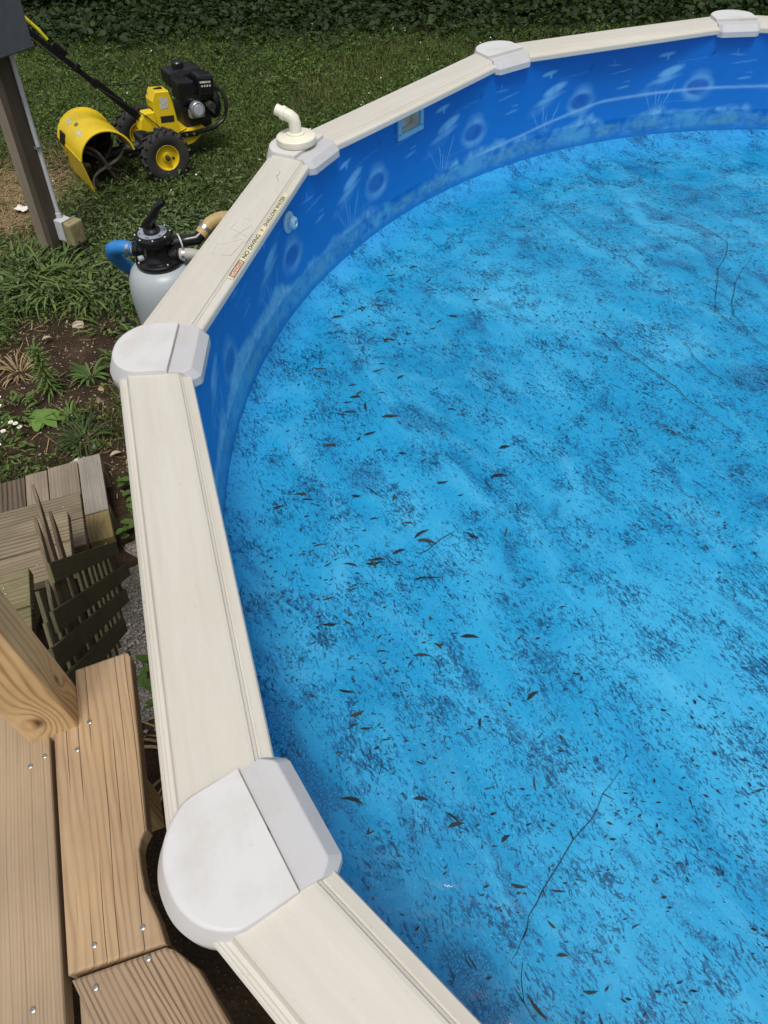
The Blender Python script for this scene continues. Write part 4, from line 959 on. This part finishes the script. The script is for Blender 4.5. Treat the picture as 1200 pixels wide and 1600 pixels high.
WLAB = plain('white_label', lin(206, 204, 190), 0.5, 0.35, 140, bump=0, dirt=(lin(120, 116, 100), 0.8)); GLAB = plain('grey_label', lin(110, 104, 84), 0.5, 0.5, 160, bump=0)
def hoodlabel(a, y, w, h, mat):
    a = R(a); part('label', MB().box((hc[0]+(hr+0.001)*math.cos(a), y, hc[1]+(hr+0.001)*math.sin(a)*0.98), (0.001, w, h), rot=Euler((0, -a, 0)).to_matrix()), mat, ho, TF)
hoodlabel(122, 0.15, 0.085, 0.03, WLAB); hoodlabel(124, -0.10, 0.085, 0.03, WLAB); hoodlabel(116, 0.03, 0.045, 0.03, GLAB)
part('side_plate', MB().lathe([(0.190, 0.248), (0.190, 0.252)], c=(hc[0], 0, hc[1]), axis='Y', n=36), plain('inner_dark', lin(26, 24, 22), 0.8, 0.4, 20), ho, TF)
# tines
tn = MB().lathe([(0.019, -0.24), (0.019, 0.22)], c=(-0.42, 0, 0.19), axis='Y', n=14)
part('tine_shaft', tn, DIRTY, til, TF)
for k, y in enumerate((-0.22, -0.13, 0.09, 0.18)):
    t_ = MB()
    for j in range(4):
        a = j*PI/2+k*0.4+0.3; c = Vector((-0.42, y, 0.19)); d = Vector((math.cos(a), 0, math.sin(a))); pv = Vector((-math.sin(a), 0, math.cos(a)))
        s = 1 if j % 2 else -1
        p = [c+d*0.015, c+d*0.08, c+d*0.125+pv*0.01, c+d*0.16+pv*0.035+Vector((0, s*0.02, 0)), c+d*0.172+pv*0.06+Vector((0, s*0.05, 0))]
        t_.tube(p, [0.013, 0.012, 0.011, 0.010, 0.006], 6)
    part('tine', t_, DIRTY, til, TF)
# frame and belt cover
fm = MB().prism([(-0.10, 0.20), (0.30, 0.155), (0.405, 0.215), (0.20, 0.26), (0.12, 0.33), (-0.06, 0.36)], -0.006, 0.006)
def side(mb_poly, y, th, bev=0.0):
    """outline in the (x, z) plane of the tiller, thick along y"""
    m = Matrix(((1,0,0,0),(0,0,-1,y),(0,1,0,0),(0,0,0,1))); return MB().prism(mb_poly, -th/2, th/2, bev, 1, mat=m)
part('frame_plate', side([(0.02,0.20),(0.26,0.152),(0.31,0.160),(0.40,0.212),(0.40,0.225),(0.18,0.262),(0.02,0.30)], -0.13, 0.008), YELM, til, TF)
part('frame_plate', side([(0.02,0.20),(0.26,0.152),(0.31,0.160),(0.40,0.212),(0.40,0.225),(0.18,0.262),(0.02,0.30)], 0.11, 0.008), YELM, til, TF)
part('engine_base', MB().box((0.26, -0.01, 0.245), (0.30, 0.24, 0.012), bev=0.002), YELM, til, TF)
bc = link('belt_cover', None, til, TF)
part('cover_shell', side([(0.055,0.26),(0.215,0.225),(0.205,0.46),(0.190,0.545),(0.085,0.560),(0.050,0.50)], -0.075, 0.125, 0.006), YELM, bc, TF)
part('side_bracket', side([(-0.085,0.335),(0.05,0.27),(0.05,0.43),(-0.02,0.435),(-0.065,0.40)], -0.09, 0.09, 0.004), YELM, bc, TF)
part('label', MB().box((0.135, -0.1385, 0.475), (0.062, 0.001, 0.075), rot=Euler((0, 0.1, 0)).to_matrix()), WLAB, bc, TF)
part('label', MB().box((0.135, -0.1385, 0.365), (0.105, 0.001, 0.045), rot=Euler((0, 0.12, 0)).to_matrix()), plain('black_label', lin(44, 42, 36), 0.5, 0.5, 120, bump=0), bc, TF)
part('slot', MB().box((0.052, -0.075, 0.42), (0.008, 0.07, 0.05), bev=0.001), TB, bc, TF)
part('top_slot', MB().box((0.135, -0.07, 0.556), (0.06, 0.03, 0.006)), TB, bc, TF)
# engine
EF = TF @ Matrix.Translation((0.062, 0, -0.030)); en = link('engine', None, til, EF)
ENGB = plain('engine_black', lin(26, 26, 28), 0.28, 0.3, 40, bump=0.08)
part('crankcase', MB().box((0.335, 0.02, 0.34), (0.22, 0.22, 0.18), bev=0.03), plain('crankcase_dark', lin(34, 33, 32), 0.5, 0.3, 30), en, EF)
part('fuel_tank', MB().box((0.335, 0.09, 0.585), (0.27, 0.19, 0.115), bev=0.035), ENGB, en, EF)
part('fuel_cap', MB().lathe([(0.040, 0.64), (0.044, 0.645), (0.044, 0.675), (0.038, 0.682), (0.0, 0.684)], c=(0.315, 0.08, 0), n=20), ENGB, en, EF)
part('air_filter_box', MB().box((0.265, -0.07, 0.545), (0.13, 0.15, 0.13), rot=Euler((0, 0.12, 0)).to_matrix(), bev=0.014), ENGB, en, EF)
rb = MB()
for i in range(7): rb.box((0.215+0.017*i, -0.07, 0.6135-0.0021*i), (0.006, 0.13, 0.006), rot=Euler((0, 0.12, 0)).to_matrix())
part('filter_ribs', rb, ENGB, en, EF)
part('engine_shroud', MB().box((0.425, -0.055, 0.545), (0.13, 0.18, 0.15), rot=Euler((0, 0.14, 0)).to_matrix(), bev=0.022), ENGB, en, EF)
part('recoil_cover', MB().lathe([(0.125, 0), (0.125, 0.03), (0.105, 0.055), (0.05, 0.065), (0.0, 0.066)], axis='X', c=(0.475, 0.0, 0.40), n=30), ENGB, en, EF)
part('label', MB().box((0.420, -0.1465, 0.577), (0.085, 0.001, 0.013), rot=Euler((0, 0.14, 0)).to_matrix()), WLAB, en, EF)
for i in range(4): part('label', MB().box((0.390+0.021*i, -0.1468, 0.556-0.003*i), (0.014, 0.001, 0.013), rot=Euler((0, 0.14, 0)).to_matrix()), WLAB, en, EF)
SIL = plain('cast_silver', lin(176, 180, 182), 0.3, 0.15, 40, metal=0.6)
part('carburettor', MB().lathe([(0.050, -0.205), (0.054, -0.20), (0.054, -0.155), (0.046, -0.14)], axis='Y', c=(0.305, 0, 0.425), n=24).box((0.305, -0.14, 0.385), (0.115, 0.06, 0.055), rot=Euler((0, 0.1, 0)).to_matrix(), bev=0.012), SIL, en, EF)
part('carburettor_face', MB().lathe([(0.0, -0.209), (0.036, -0.208), (0.038, -0.2045)], axis='Y', c=(0.305, 0, 0.425), n=24), plain('pale_steel', lin(196, 204, 214), 0.3, 0.1, 60, metal=0.3), en, EF)
part('muffler', MB().lathe([(0.030, -0.17), (0.033, -0.165), (0.033, -0.10)], axis='Y', c=(0.43, 0, 0.41), n=18).lathe([(0.012, -0.19), (0.012, -0.17)], axis='Y', c=(0.43, 0, 0.38), n=12), plain('muffler_steel', lin(72, 70, 66), 0.4, 0.3, 50, metal=0.5), en, EF)
part('oil_cap', MB().lathe([(0.016, -0.135), (0.016, -0.10)], axis='Y', c=(0.40, 0, 0.30), n=14), TB, en, EF)
part('bumper', MB().tube([(0.20, -0.142, 0.238), (0.36, -0.142, 0.222), (0.50, -0.135, 0.225), (0.585, -0.12, 0.255), (0.625, -0.11, 0.31), (0.64, -0.10, 0.38), (0.63, -0.07, 0.435), (0.62, 0.0, 0.45), (0.63, 0.07, 0.435), (0.64, 0.10, 0.38), (0.625, 0.11, 0.31), (0.585, 0.12, 0.255), (0.47, 0.125, 0.225), (0.36, 0.125, 0.222)], 0.0135, 10), TB, til, TF)
part('bumper_bracket', MB().box((0.285, -0.1475, 0.228), (0.13, 0.012, 0.038), rot=Euler((0, 0.12, 0)).to_matrix(), bev=0.002), TB, til, TF)
for x in (0.25, 0.31): part('bolt', MB().lathe([(0.010, -0.162), (0.010, -0.1535)], axis='Y', c=(x, 0, 0.228-(x-0.285)*0.12), n=8), SCRM, til, TF)
# handle
hb = link('handlebar', None, til, TF)
hp0 = Vector((0.035, -0.085, 0.285)); hp1 = Vector((-0.66, -0.04, 1.10)); hv = hp1-hp0
F3 = frame(TF @ ((hp0+hp1)/2), x=(TF.to_3x3() @ hv))
part('handle_tube', MB().box((0, 0, 0), (hv.length, 0.030, 0.036), bev=0.004), TB, hb, F3)
part('inner_tube', MB().box((-0.22, 0.0, 0.012), (0.42, 0.038, 0.040), bev=0.004), TB, hb, F3)
for u in (-0.50, -0.26, 0.06, 0.20, 0.30):
    part('bolt', MB().lathe([(0.012, -0.026), (0.012, -0.019)], axis='Y', c=(u, 0, 0), n=8), SCRM, hb, F3)
part('clamp', MB().box((-0.02, 0, 0), (0.05, 0.048, 0.050), bev=0.004).box((0.12, 0, 0.01), (0.03, 0.046, 0.052), bev=0.004), TB, hb, F3)
part('throttle_lever', MB().box((0.26, 0.01, 0.035), (0.10, 0.02, 0.035), bev=0.006), TB, hb, F3)
part('control_rod', MB().tube([(0.46, -0.03, -0.03), (0.30, -0.03, -0.035), (0.20, -0.028, -0.02)], 0.006, 8), plain('rod_steel', lin(176, 160, 140), 0.4, 0.3, 30, metal=0.4), hb, F3)
part('clutch_lever', MB().tube([(0.34, -0.01, 0.03), (0.42, -0.015, 0.045), (0.52, -0.02, 0.05), (0.62, -0.02, 0.06)], 0.011, 8), plain('yellow_grip', lin(206, 196, 40), 0.4, 0.1, 20), hb, F3)
for s in (-1, 1):
    pA = TF @ hp1; part('grip_bar', MB().tube([(hv.length/2-0.05, 0.0, 0.0), (hv.length/2+0.03, s*0.12, 0.02), (hv.length/2+0.08, s*0.25, 0.0), (hv.length/2+0.24, s*0.28, -0.06)], 0.015, 10), TB, hb, F3)
part('cable', MB().tube([hp1-Vector((0,0,.05)), Vector((-0.45,-0.06,0.80)), Vector((-0.20,-0.02,0.63)), Vector((0.0,-0.02,0.60)), Vector((0.07,-0.03,0.52)), Vector((0.05,-0.06,0.48))], 0.004, 6), TB, til, TF)
part('cable', MB().tube([Vector((-0.30,-0.08,0.66)), Vector((-0.14,-0.10,0.52)), Vector((-0.02,-0.145,0.42)), Vector((0.08,-0.16,0.30)), Vector((0.18,-0.155,0.255)), Vector((0.26,-0.15,0.27))], 0.004, 6), TB, til, TF)

# ------------------------------------------------------------------ vegetation
GR1 = leafmat('grass_blade', lin(44, 60, 30), lin(118, 130, 70)); GR2 = leafmat('clover_leaf', lin(38, 60, 30), lin(108, 134, 64)); IVY = leafmat('ivy_leaf', lin(22, 32, 20), lin(62, 80, 46)); STRAW = leafmat('straw', lin(120, 100, 70), lin(186, 164, 124), trans=0.1)
WEED = leafmat('weed_leaf', lin(54, 80, 38), lin(118, 146, 74)); DTUFT = leafmat('tuft_blade', lin(52, 76, 36), lin(128, 150, 88)); WHITEF = plain('white_petal', lin(232, 232, 226), 0.6, 0.05, 30, bump=0); YC = plain('yellow_centre', lin(206, 176, 50), 0.7, 0.1, 30, bump=0)
def ground_z(x, y):
    return (fbm(x, y, 1.3, 4, 1)-0.5)*0.05 + (fbm(x, y, 9, 3, 2)-0.5)*0.02
def keep_ground(x, y):
    ok = (np.hypot(x-CX, y-CY) > 2.78) & ~((x > -2.6) & (x < -0.4) & (y < 2.30)) & ~((np.hypot(x+1.005, y-3.04) < 0.18))
    ok &= ~((x > -1.95) & (x < -1.2) & (y < 2.38-(x+1.335)*-0.35) )
    hid = (x > -0.2) & (y < 5.2+0.42*np.maximum(0, x)) ; ok &= ~(hid & (rng.random(len(x)) > 0.10))
    return ok
def density(x, y):
    return np.clip(1-1.15*dirt_mask(x, y), 0, 1)
def lawn_points(n, seedpatch, lo, hi):
    x = rng.uniform(-4.6, 5.6, n); y = rng.uniform(2.2, 10.2, n); k = keep_ground(x, y); x, y = x[k], y[k]
    p = density(x, y)*np.clip((fbm(x, y, 1.8, 4, seedpatch)-lo)/(hi-lo), 0.0, 1)
    k = rng.random(len(x)) < p; return x[k], y[k]
def blades(name, x, y, h, w, lean, mat, label, z0=None):
    n = len(x); a = rng.random(n)*6.283; le = lean*(0.3+rng.random(n)); d = np.stack([np.cos(a), np.sin(a)], 1); side_ = np.stack([-d[:, 1], d[:, 0]], 1)
    z = ground_z(x, y)-0.004 if z0 is None else z0; b = np.stack([x, y], 1)
    V = np.empty((n, 6, 3))
    for i, (t, ww) in enumerate(((0, 1.0), (0.55, 0.85), (1.0, 0.15))):
        c = b + d*(le*h*t**1.7)[:, None]; zz = z + h*(t - 0.35*t*t*np.minimum(1, le))
        for j, s in enumerate((-1, 1)): V[:, i*2+j, :2] = c + side_*(s*ww*w/2)[:, None]; V[:, i*2+j, 2] = zz
    k = (np.arange(n)*6)[:, None]; F = np.concatenate([k+np.array([0, 1, 3, 2]), k+np.array([2, 3, 5, 4])], 0)
    return tag(link(name, fast_mesh(name, V.reshape(-1, 3), F, mat)), label, kind='stuff')
def leaves(name, x, y, z, s, mat, label, tilt=0.7, asp=0.75, obj_kind='stuff', parent=None, world=None):
    n = len(x); a = rng.random(n)*6.283; ti = rng.normal(0, tilt, n)*0.6; ro = rng.normal(0, tilt, n)*0.6
    P = np.array([(-0.5,0,0),(-0.15,0.42,0.10),(0.3,0.34,0.06),(0.52,0,-0.05),(0.3,-0.34,0.06),(-0.15,-0.42,0.10)])
    X = P[None, :, 0]*s[:, None]; Y = P[None, :, 1]*(s*asp)[:, None]; Z = P[None, :, 2]*s[:, None]
    Z, X = X*np.sin(ti)[:, None]+Z*np.cos(ti)[:, None], X*np.cos(ti)[:, None]-Z*np.sin(ti)[:, None]
    Z, Y = Y*np.sin(ro)[:, None]+Z*np.cos(ro)[:, None], Y*np.cos(ro)[:, None]-Z*np.sin(ro)[:, None]
    c, sn = np.cos(a)[:, None], np.sin(a)[:, None]
    V = np.stack([x[:, None]+X*c-Y*sn, y[:, None]+X*sn+Y*c, z[:, None]+Z], 2); k = (np.arange(n)*6)[:, None]
    F = np.concatenate([k+np.array([0, 3, 2, 1]), k+np.array([0, 5, 4, 3])], 0)
    o = link(name, fast_mesh(name, V.reshape(-1, 3), F, mat), parent, world)
    return tag(o, label, kind=obj_kind)
x, y = lawn_points(520000, 30, 0.15, 0.45)
blades('lawn_grass', x, y, 0.025+0.05*rng.random(len(x))**1.5+0.02*fbm(x, y, 2, 3, 31), 0.003+0.0035*rng.random(len(x)), 0.9, GR1, 'short dark green lawn grass behind the pool')
x, y = lawn_points(330000, 40, 0.32, 0.62)
leaves('clover', x, y, ground_z(x, y)+0.012+0.045*rng.random(len(x)), 0.010+0.022*rng.random(len(x))**1.5, GR2, 'patches of clover and small weeds in the lawn')
x, y = lawn_points(60000, 45, 0.45, 0.65); yb = y > 5.0
leaves('broadleaf_weeds', x, y, ground_z(x, y)+0.03+0.06*rng.random(len(x)), 0.02+0.045*rng.random(len(x))**2.5, leafmat('lawn_weed_leaf', lin(42, 62, 32), lin(100, 126, 66)), 'broad leaved weeds mixed through the lawn', asp=0.45)
# lighter band of longer weeds round the filter
n = 26000; x = rng.normal(-1.75, 0.75, n); y = rng.normal(4.35, 0.55, n); k = keep_ground(x, y) & (rng.random(n) < density(x, y)*np.clip((fbm(x, y, 4, 3, 71)-0.38)*6, 0.12, 1)) & (x < -0.2); x, y = x[k], y[k]
leaves('verge_weeds', x, y, ground_z(x, y)+0.02+0.08*rng.random(len(x)), 0.016+0.042*rng.random(len(x))**1.8, leafmat('verge_leaf', lin(50, 66, 38), lin(126, 142, 90)), 'pale leafy weeds round the old post and filter', asp=0.42)
# small white clover flowers
n = 200; x = rng.uniform(-4, 4.5, n); y = rng.uniform(4.8, 9.4, n); k = keep_ground(x, y) & (fbm(x, y, 0.9, 3, 50) > 0.47); x, y = x[k], y[k]
scatter_stones('clover_flowers', x, y, ground_z(x, y)+0.075, 0.007+0.005*rng.random(len(x)), WHITEF)
# straw, bark crumbs, grit on the bare soil
def strips(name, x, y, L, W, mat, label, zr=0.02):
    n = len(x); a = rng.random(n)*3.14; d = np.stack([np.cos(a), np.sin(a)], 1); sd = np.stack([-d[:, 1], d[:, 0]], 1); z = ground_z(x, y)+0.004+zr*rng.random(n); t = rng.normal(0, 0.15, n)
    V = np.empty((n, 4, 3)); b = np.stack([x, y], 1)
    for j, (s, q) in enumerate(((-1, -1), (1, -1), (1, 1), (-1, 1))): V[:, j, :2] = b + d*(s*L/2)[:, None] + sd*(q*W/2)[:, None]; V[:, j, 2] = z + s*t*L/2
    return tag(link(name, fast_mesh(name, V.reshape(-1, 3), np.arange(n*4).reshape(n, 4), mat)), label, kind='stuff')
n = 9000; x = rng.normal(-2.75, 0.38, n); y = rng.normal(5.15, 0.52, n)
strips('straw', x, y, 0.03+0.09*rng.random(n), 0.002+0.003*rng.random(n), STRAW, 'dry straw and clippings left of the old post')
n = 800; x = rng.uniform(-2.4, -1.05, n); y = rng.uniform(2.2, 4.3, n); k = (np.hypot(x-CX, y-CY) > 2.75); x, y = x[k], y[k]; n = len(x)
strips('dead_stems', x, y, 0.02+0.07*rng.random(n)**2, 0.0015+0.003*rng.random(n), STRAW, 'dry stems and bark crumbs on the bare soil')
n = 2600; x = rng.uniform(-2.5, -1.0, n); y = rng.uniform(2.2, 4.2, n); k = (np.hypot(x-CX, y-CY) > 2.72) & (dirt_mask(x, y) > 0.3); x, y = x[k], y[k]; n = len(x)
scatter_stones('grit', x, y, ground_z(x, y)+0.003, 0.002+0.007*rng.random(n)**3, plain('pale_grit', lin(160, 150, 132), 0.9, 0.4, 12))
def stone(x, y, s, label, c=(150, 140, 122), name='stone', flat=0.6):
    bm = bmesh.new(); bmesh.ops.create_icosphere(bm, subdivisions=2, radius=1)
    rs = random.Random(int(x*1000+y*77))
    ax = Vector((rs.uniform(-1,1), rs.uniform(-1,1), rs.uniform(-1,1)))
    for v in bm.verts: v.co *= 1+0.28*math.sin(v.co.dot(ax)*3.1+rs.random())+rs.uniform(-.08,.08); v.co.z *= flat; v.co.x *= 1.25
    bm.transform(Matrix.Rotation(rs.uniform(0, 6), 4, 'Z') @ Matrix.Scale(s, 4)); mb = MB().bm(bm)
    z = float(ground_z(np.array([x]), np.array([y]))[0])
    tag(part(name, mb, plain('stone', lin(*c), 0.9, 0.3, 18, bump=0.3), None, frame((x, y, z+s*0.2))), label, 'stone')
stone(-1.80, 3.62, 0.030, 'pale stone on the bare soil below the outlet box', (176, 164, 142)); stone(-1.52, 3.02, 0.016, 'small tan stone between the spiky plant and the pool', (160, 136, 104))
stone(-1.50, 2.92, 0.018, 'brown stone lying nearest the white corner cap', (128, 104, 80)); stone(-1.56, 2.62, 0.022, 'grey stone beside the grass tuft on the soil', (134, 134, 128)); stone(-1.67, 3.15, 0.020, 'light stone right of the spiky green plant', (170, 156, 134)); stone(-1.44, 2.56, 0.018, 'grey stone right of the dark grass tuft', (150, 146, 138))
# crumpled white paper
bm = bmesh.new(); bmesh.ops.create_grid(bm, x_segments=5, y_segments=4, size=0.5)
for v in bm.verts: v.co = Vector((v.co.x*0.11, v.co.y*0.07, 0.012+random.uniform(0, .022)))
tag(part('paper_scrap', MB().bm(bm), plain('paper', lin(220, 214, 206), 0.8, 0.06, 30), None, frame((-2.56, 5.06, 0.01), -0.4)), 'crumpled white paper scrap on the straw left of the post', 'litter')
bm = bmesh.new(); bmesh.ops.create_grid(bm, x_segments=5, y_segments=4, size=0.5)
for v in bm.verts: v.co = Vector((v.co.x*0.075, v.co.y*0.055, 0.006+random.uniform(0, .016)))
tag(part('paper_scrap', MB().bm(bm), plain('grey_paper', lin(186, 186, 182), 0.8, 0.1, 30), None, frame((-1.475, 2.425, 0.01), 0.5)), 'torn grey white scrap on the soil just above the plank landing', 'litter')

# single plants
def narrow_leaf(mb, base, d, L, w, droop, up):
    """a leaf of five segments starting at base along d"""
    d = Vector((d[0], d[1], 0)).normalized(); s = Vector((-d.y, d.x, 0)); prev = None; vs = []
    for i in range(5):
        t = i/4; ww = w*(0.35+2.6*t*(1-t)+0.0)*(0.15 if i == 4 else 1); p = Vector(base) + d*(L*t*0.9) + Vector((0, 0, up*L*t - droop*L*t*t))
        vs += [p - s*ww/2, p - Vector((0, 0, ww*0.12)), p + s*ww/2]
    mb.add(vs, [(i*3+j, i*3+j+1, (i+1)*3+j+1, (i+1)*3+j) for i in range(4) for j in range(2)], True)
def gz(x, y): return float(ground_z(np.array([x]), np.array([y]))[0])
def plant(name, label, cat, x, y, group=None): 
    b = Vector((x, y, gz(x, y)-0.003)); return thing(name, label, cat, b, 0, group), frame(b)
def leaf_parts(t, w, leaves_, mat):
    for (base, d, L, wd, dr, up) in leaves_:
        mb = MB(); narrow_leaf(mb, base, d, L, wd, dr, up); part('leaf', mb, mat, t, w)
# tall spiky plant
t, w = plant('spiky_weed', 'tall spiky green weed with narrow whorled leaves on the bare soil', 'plant', -1.77, 2.985)
part('stem', MB().tube([(0,0,0), (0.01,0.01,0.12), (0.0,0.03,0.24)], [0.006, 0.005, 0.003], 6), WEED, t, w)
lv = []
for i in range(96):
    u = i/95; a = i*2.4; z = 0.03+0.25*u; lv.append(((0.005, 0.03*u, z), (math.cos(a), math.sin(a)), 0.105*(1-0.45*u)*random.uniform(.75, 1.15), 0.010, 0.5, 0.25+0.6*u))
leaf_parts(t, w, lv, WEED)
# big-leaved plant
t, w = plant('broadleaf_plant', 'low plant with a few big rounded bright leaves on the soil', 'plant', -1.745, 2.76)
leaf_parts(t, w, [((0,0,0.03), (math.cos(a), math.sin(a)), L, L*0.62, random.uniform(.7, 1.1), random.uniform(.7, 1.0)) for a, L in ((0.1,.13),(0.9,.10),(1.9,.09),(-0.6,.11),(2.8,.11),(3.7,.09),(-1.4,.08),(0.5,.08),(4.5,.10))], leafmat('big_leaf', lin(84, 116, 52), lin(130, 164, 84)))
# daisies
def daisies(x, y, n, label, sp):
    t, w = plant('daisy_clump', label, 'flowers', x, y)
    lv = []
    for i in range(70):
        a = random.uniform(0, 6.28); r = sp*math.sqrt(random.random()); lv.append(((r*math.cos(a), r*math.sin(a), 0.01+random.uniform(0, .07)), (math.cos(a+random.uniform(-1, 1)), math.sin(a+random.uniform(-1, 1))), random.uniform(.03, .075), random.uniform(.008, .018), 0.4, random.uniform(.2, .8)))
    leaf_parts(t, w, lv, WEED)
    for i in range(n):
        a = random.uniform(0, 6.28); r = sp*math.sqrt(random.random()); h = random.uniform(.10, .16); px_, py_ = r*math.cos(a), r*math.sin(a)
        fl = part('flower', MB().tube([(px_, py_, 0), (px_+.005, py_, h*0.6), (px_+.008, py_+.004, h)], 0.0012, 5), WEED, t, w)
        part('petals', MB().lathe([(0.0125, h+0.004), (0.009, h+0.0015), (0.003, h+0.001)], c=(px_+.008, py_+.004, 0), n=14, cap=False).lathe([(0.003, h+0.0008), (0.012, h+0.0036)], c=(px_+.008, py_+.004, 0), n=14, cap=False), WHITEF, fl, w)
        part('flower_centre', MB().lathe([(0.0042, h+0.002), (0.0036, h+0.004), (0, h+0.005)], c=(px_+.008, py_+.004, 0), n=10), YC, fl, w)
daisies(-1.86, 2.50, 9, 'clump of small white daisies at the edge of the plank landing', 0.13); daisies(-1.90, 2.82, 2, 'leafy clump with one white daisy left of the big leaved plant', 0.10)
# tufts
def tuft(x, y, n, L, w_, label, mat=DTUFT, name='grass_tuft', spread=0.04):
    b = Vector((x, y, gz(x, y)-0.003)); mb = MB()
    for i in range(n):
        a = random.uniform(0, 6.28); r = spread*math.sqrt(random.random()); l = L*random.uniform(.55, 1.1)
        narrow_leaf(mb, (r*math.cos(a), r*math.sin(a), 0), (math.cos(a+random.uniform(-.6,.6)), math.sin(a+random.uniform(-.6,.6))), l, w_*random.uniform(.7, 1.3), random.uniform(.55, .9), random.uniform(.75, 1.15))
    tag(part(name, mb, mat, None, frame(b)), label, 'grass')
tuft(-1.49, 2.60, 90, 0.17, 0.006, 'dark grass tuft on the soil between the landing and the cap', leafmat('dark_tuft', lin(40, 60, 32), lin(96, 116, 66)))
tuft(-2.05, 4.05, 130, 0.30, 0.013, 'large sprawling grass clump right below the outlet box', spread=0.18); tuft(-2.30, 4.12, 110, 0.30, 0.013, 'sprawling grass clump at the foot of the old post', spread=0.16); tuft(-1.80, 3.92, 80, 0.24, 0.012, 'grass clump hanging over the bare soil right of the outlet box', spread=0.14)
tuft(-2.36, 3.62, 60, 0.22, 0.009, 'grass tuft at the left edge of the bare soil', spread=0.08); tuft(-2.02, 3.20, 40, 0.16, 0.007, 'dry yellowish grass tuft left of the spiky weed', STRAW, spread=0.05); tuft(-1.62, 2.80, 30, 0.08, 0.012, 'small low rosette between the big leaved plant and the pool', WEED, 'weed_rosette', 0.02)
tuft(-1.60, 3.13, 26, 0.14, 0.018, 'jagged dandelion rosette right of the spiky weed', leafmat('rosette', lin(62, 88, 46), lin(108, 134, 74)), 'weed_rosette', 0.02); tuft(-1.62, 3.62, 34, 0.10, 0.015, 'leafy weed patch on the soil left of the filter tank', WEED, 'weed_rosette', 0.12); tuft(-1.40, 3.52, 40, 0.11, 0.014, 'leafy weed patch in front of the filter tank', WEED, 'weed_rosette', 0.10); tuft(-1.45, 3.30, 24, 0.10, 0.015, 'leafy weed beside the outer curve of the white corner cap', WEED, 'weed_rosette', 0.08)
tuft(-2.33, 7.55, 16, 0.17, 0.045, 'broad bright green weed in the lawn behind the tiller handle', leafmat('plantain', lin(70, 98, 46), lin(104, 132, 70)), 'broad_weed', 0.05)
tuft(-1.36, 5.05, 60, 0.20, 0.006, 'long grass tuft in front of the tiller wheel', GR1, spread=0.2); tuft(-2.15, 5.25, 70, 0.22, 0.006, 'long grass tuft below the open tiller hood', GR1, spread=0.2)
for x, y, lb in ((-1.13, 2.22, 'ivy sprig between the landing and the pool'), (-1.06, 1.98, 'ivy sprig beside the yellow end block'), (-0.80, 1.16, 'leafy sprig growing in the gap behind the deck board'), (-0.84, 1.30, 'small leafy sprig on the gravel near the deck')):
    t, w = plant('ivy_sprig', lb, 'plant', x, y); SP = leafmat('sprig', lin(44, 70, 32), lin(104, 134, 62)); lv = []
    for i in range(26):
        a = random.uniform(0, 6.28); r = 0.085*math.sqrt(random.random()); lv.append(((r*math.cos(a), r*math.sin(a), random.uniform(.02, .11)), (math.cos(a+random.uniform(-1, 1)), math.sin(a+random.uniform(-1, 1))), random.uniform(.04, .07), random.uniform(.022, .036), 0.35, random.uniform(0, .5)))
    leaf_parts(t, w, lv, SP)
tuft(-0.68, 0.98, 24, 0.30, 0.010, 'dry bent grass blades in the dark gap beside the deck', STRAW, spread=0.05)
for x, y, lb, c in ((-1.11, 2.10, 'rust red dead leaf on the soil right of the landing', (150, 92, 64)), (-1.33, 2.47, 'pale dead leaf on the soil above the grey plank', (176, 160, 140)), (-1.95, 3.45, 'pale dead leaf on the bare soil at left', (170, 158, 138))):
    mb = MB(); narrow_leaf(mb, (0,0,0.012), (0.8,0.5), 0.06, 0.024, 0.7, 0.6); tag(part('fallen_leaf', mb, plain('fallen_leaf', lin(*c), 0.8, 0.25, 40), None, frame((x, y, 0.01))), lb, 'leaf')
# ivy hedge along the back
def hedge():
    h = thing('ivy_hedge', 'dark leafy ivy hedge along the back edge of the lawn', 'hedge', (0, 11, 0)); w = frame((0, 11, 0))
    n = 60000; x = rng.uniform(-7, 8, n); t = rng.random(n)**1.2; z = 2.3*t
    yf = 9.75 + 0.5*z*0.8 + (fbm(x, z, 1.2, 3, 60)-0.5)*0.9; y = yf + np.abs(rng.normal(0, 0.18, n)) - 11
    leaves('leaf_mass', x, y, z+0.03, 0.05+0.08*rng.random(n), IVY, None, tilt=1.0, asp=0.85, obj_kind='stuff', parent=h, world=w)
    mb = MB()
    for i in range(26):
        xx = -6.6+i*0.57+random.uniform(-.2, .2); mb.tube([(xx, -0.2, 0), (xx+random.uniform(-.2, .2), 0.1, 0.8), (xx+random.uniform(-.4, .4), 0.4, 2.1)], [0.03, 0.022, 0.01], 6)
    part('stems', mb, plain('hedge_bark', lin(62, 52, 42), 0.9, 0.3, 20), h, w)
    bk = MB()
    g_ = np.linspace(-7.2, 8.2, 60); vs = []
    for zz in np.linspace(0, 2.1, 8):
        for xx in g_: vs.append((xx, 0.05+0.42*zz+0.2*(float(vnoise(xx, zz, 1.5, 9))-0.5), zz))
    bk.add(vs, [(j*60+i, j*60+i+1, (j+1)*60+i+1, (j+1)*60+i) for j in range(7) for i in range(59)], True)
    part('inner_growth', bk, plain('inner_growth', lin(28, 34, 20), 0.95, 0.5, 6), h, w)
    # trailing leaves spilling on to the lawn
    n = 26000; x = rng.uniform(-6, 6.5, n); y = 9.9-np.abs(rng.normal(0, 0.55, n)); leaves('ground_ivy', x, y, 0.03+0.12*rng.random(n), 0.03+0.07*rng.random(n)**1.5, IVY, 'ground ivy spilling from the hedge on to the lawn', asp=0.9)
hedge()
